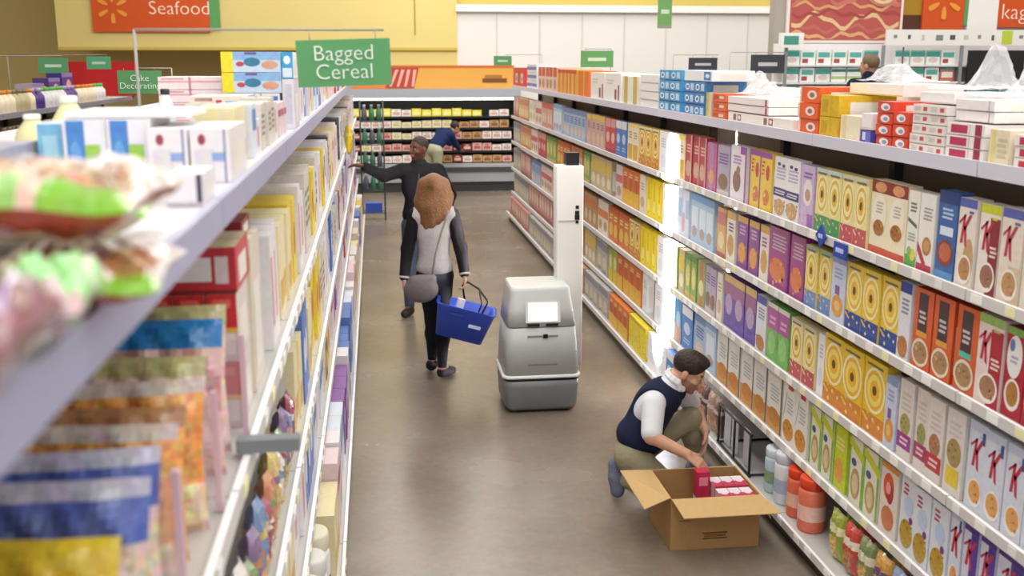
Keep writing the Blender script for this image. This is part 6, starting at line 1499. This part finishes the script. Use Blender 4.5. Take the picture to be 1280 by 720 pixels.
s.ell(PH(0, -0.018, 0.044), (0.081, 0.098, 0.088), RH, 0.01); s.cut(PH(0, 0.06, 0.06), RH.T @ V3((0, 0.8, -0.6))); s.cut(PH(0, 0, -0.01), RH.T @ V3((0, 0, -1)))
s.build('hair', HAIR, '2A1C16', t)
s = Solid(0.009)
torso(s, J, 0.022, 0.05, 1.0, 'wc'); s.ell(J['pel'] + V3((0, 0, 0.08)), (0.18, 0.14, 0.12), None, 0.04)
for e in 'LR': arm(s, J, e, 0.02, 0.03, (0, 1), (0, 0.95))
s.cap(J['neck'] + V3((0, 0, -0.03)), J['neck'] + V3((0, 0, 0.012)), 0.07, 0.068, 0.02)
s.cut(J['neck'] + V3((0, 0, 0.03)), (0, 0, 1)); s.cut((0, 0, 0.97), (0, 0, -1))
s.build('jacket', KNIT, '19191C', t)
MB().tube([(0.0, -0.155, 0.98), (0.0, -0.155, 1.3), (0.005, -0.13, 1.5)], 0.006, '55534E', 6).build('zip', STEEL, t)
s = Solid(0.009)
torso(s, J, 0.008, 0.04, 0.95, 'p')
for e in 'LR': leg(s, J, e, 0.014, 0.03, 0.98)
s.cut((0, 0, 1.02), (0, 0, 1))
s.build('jeans', CLOTH, '465264', t)
for e in 'LR':
    s = Solid(0.008); a, b = J['an' + e] + V3((0, 0, -0.05)), J['toe' + e]
    s.cap(a, b, 0.052, 0.042, 0.02); s.cut((0, 0, 0.006), (0, 0, -1)); s.build('shoe', LEATHER, '1E1A1A', t)

# ---- shopper bending to the chilled case
t = thing('person', 'shopper in navy jacket and pale trousers bending at the chilled case', 'person', (1.15, 20.6, 0))
J = {k: V3(v) for k, v in dict(pel=(1.13, 20.6, 0.92), waist=(1.2, 20.66, 1.03), chest=(1.3, 20.75, 1.14), neck=(1.47, 20.86, 1.25), shR=(1.47, 20.66, 1.2), elR=(1.58, 20.85, 1.0), wrR=(1.66, 21.05, 0.9),
     shL=(1.25, 20.95, 1.24), elL=(1.33, 21.1, 1.08), wrL=(1.5, 21.2, 0.98), hipR=(1.2, 20.5, 0.9), knR=(1.2, 20.52, 0.48), anR=(1.18, 20.48, 0.1), toeR=(1.25, 20.58, 0.04),
     hipL=(1.05, 20.68, 0.9), knL=(1.06, 20.7, 0.48), anL=(1.02, 20.68, 0.1), toeL=(1.1, 20.78, 0.04)).items()}
HC = V3((1.58, 20.9, 1.33)); fr = unit((0.7, 0.3, -0.45)); up = unit((0.5, 0.2, 0.85)); RH = frame(np.cross(fr, up), up)
body('body', J, HC, RH, 0.012, t, 'B98468', [(J['wrR'], (0.5, 0.7, -0.2), (0, 0, -1), (-1, 0, 0), 0.4), (J['wrL'], (0.8, 0.4, -0.2), (0, 0, -1), (0, -1, 0), 0.4)], 1.0, 0, '2A2020')
s = Solid(0.01); s.ell(HC + RH.T @ V3((0, -0.03, 0.03)), (0.086, 0.1, 0.09), RH, 0.01); s.build('hair', HAIR, '33241E', t)
s = Solid(0.012); torso(s, J, 0.024, 0.05, 1.0, 'wc')
for e in 'LR': arm(s, J, e, 0.02, 0.03, (0, 1), (0, 0.95))
s.build('jacket', KNIT, '202C58', t)
s = Solid(0.012); torso(s, J, 0.014, 0.05, 1.0, 'p')
for e in 'LR': leg(s, J, e, 0.014, 0.03, 0.98)
s.build('trousers', CLOTH, 'A8A890', t)
for e in 'LR':
    s = Solid(0.01); s.cap(J['an' + e] + V3((0, 0, -0.05)), J['toe' + e], 0.05, 0.042, 0.02); s.cut((0, 0, 0.006), (0, 0, -1)); s.build('shoe', LEATHER, '3A3230', t)

# ---- worker beyond the right shelving, up on a platform step
t = thing('platform_step', 'grey steel platform step behind the right shelving under the worker', 'step', (5.85, 12.0, 0))
for sx in (-0.25, 0.25):
    for sy in (-0.25, 0.25): MB().box(sx - 0.02, sx + 0.02, sy - 0.02, sy + 0.02, 0, 0.9, '7A7A7E').build('leg', PAINT, t)
MB().box(-0.3, 0.3, -0.3, 0.3, 0.9, 0.93, '8A8A8E').build('tread', PAINT, t)
for i, z in enumerate((0.3, 0.6)): MB().box(-0.25, 0.25, -0.5 + 0.12 * i, -0.28, z - 0.02, z, '8A8A8E').build('tread', PAINT, t)
t = thing('person', 'worker with short brown hair and dark collar beyond the stacked white cases', 'person', (5.85, 12.0, 0.93))
B0 = V3((5.85, 12.0, 0.93))
J = {k: V3(v) + B0 for k, v in dict(pel=(0, 0, 0.94), waist=(0, 0, 1.1), chest=(0, 0.01, 1.27), neck=(0, 0, 1.48), shR=(0.19, 0, 1.41), elR=(0.25, 0.05, 1.14), wrR=(0.2, 0.25, 1.05), shL=(-0.19, 0, 1.41), elL=(-0.25, 0.05, 1.14), wrL=(-0.2, 0.25, 1.05),
     hipR=(0.1, 0, 0.92), knR=(0.1, 0.02, 0.5), anR=(0.1, -0.02, 0.1), toeR=(0.11, 0.12, 0.04), hipL=(-0.1, 0, 0.92), knL=(-0.1, 0.02, 0.5), anL=(-0.1, -0.02, 0.1), toeL=(-0.11, 0.12, 0.04)).items()}
HC = B0 + V3((0, 0.01, 1.63)); RH = frame((0.8, 0.6, 0), (0, 0, 1))
body('body', J, HC, RH, 0.012, t, 'B98A70', [(J['wrR'], (0, 1, 0), (-1, 0, 0), (0, 0, 1), 0.4), (J['wrL'], (0, 1, 0), (1, 0, 0), (0, 0, 1), 0.4)], 1.08, 0, '5A4430')
s = Solid(0.01); PH = lambda x, y, z: HC + RH.T @ V3((x, y, z))
s.ell(PH(0, -0.02, 0.045), (0.09, 0.108, 0.1), RH, 0.01); s.cut(PH(0, 0.06, 0.06), RH.T @ V3((0, 0.8, -0.6))); s.cut(PH(0, -0.03, -0.045), RH.T @ V3((0, 0.35, -1))); s.build('hair', HAIR, '6E5A40', t)
s = Solid(0.012); torso(s, J, 0.02, 0.05, 1.0, 'wc')
for e in 'LR': arm(s, J, e, 0.018, 0.03, (0, 1), (0, 0.95))
s.cap(J['neck'] + V3((0, 0, -0.03)), J['neck'] + V3((0, 0, 0.04)), 0.075, 0.072, 0.02)
s.build('jacket', KNIT, '1C2036', t)
s = Solid(0.012); torso(s, J, 0.012, 0.05, 1.0, 'p')
for e in 'LR': leg(s, J, e, 0.014, 0.03, 0.98)
s.build('trousers', CLOTH, '4A4640', t)
for e in 'LR':
    s = Solid(0.01); s.cap(J['an' + e] + V3((0, 0, -0.05)), J['toe' + e], 0.05, 0.042, 0.02); s.cut(B0 + V3((0, 0, 0.006)), (0, 0, -1)); s.build('shoe', LEATHER, '2A2626', t)
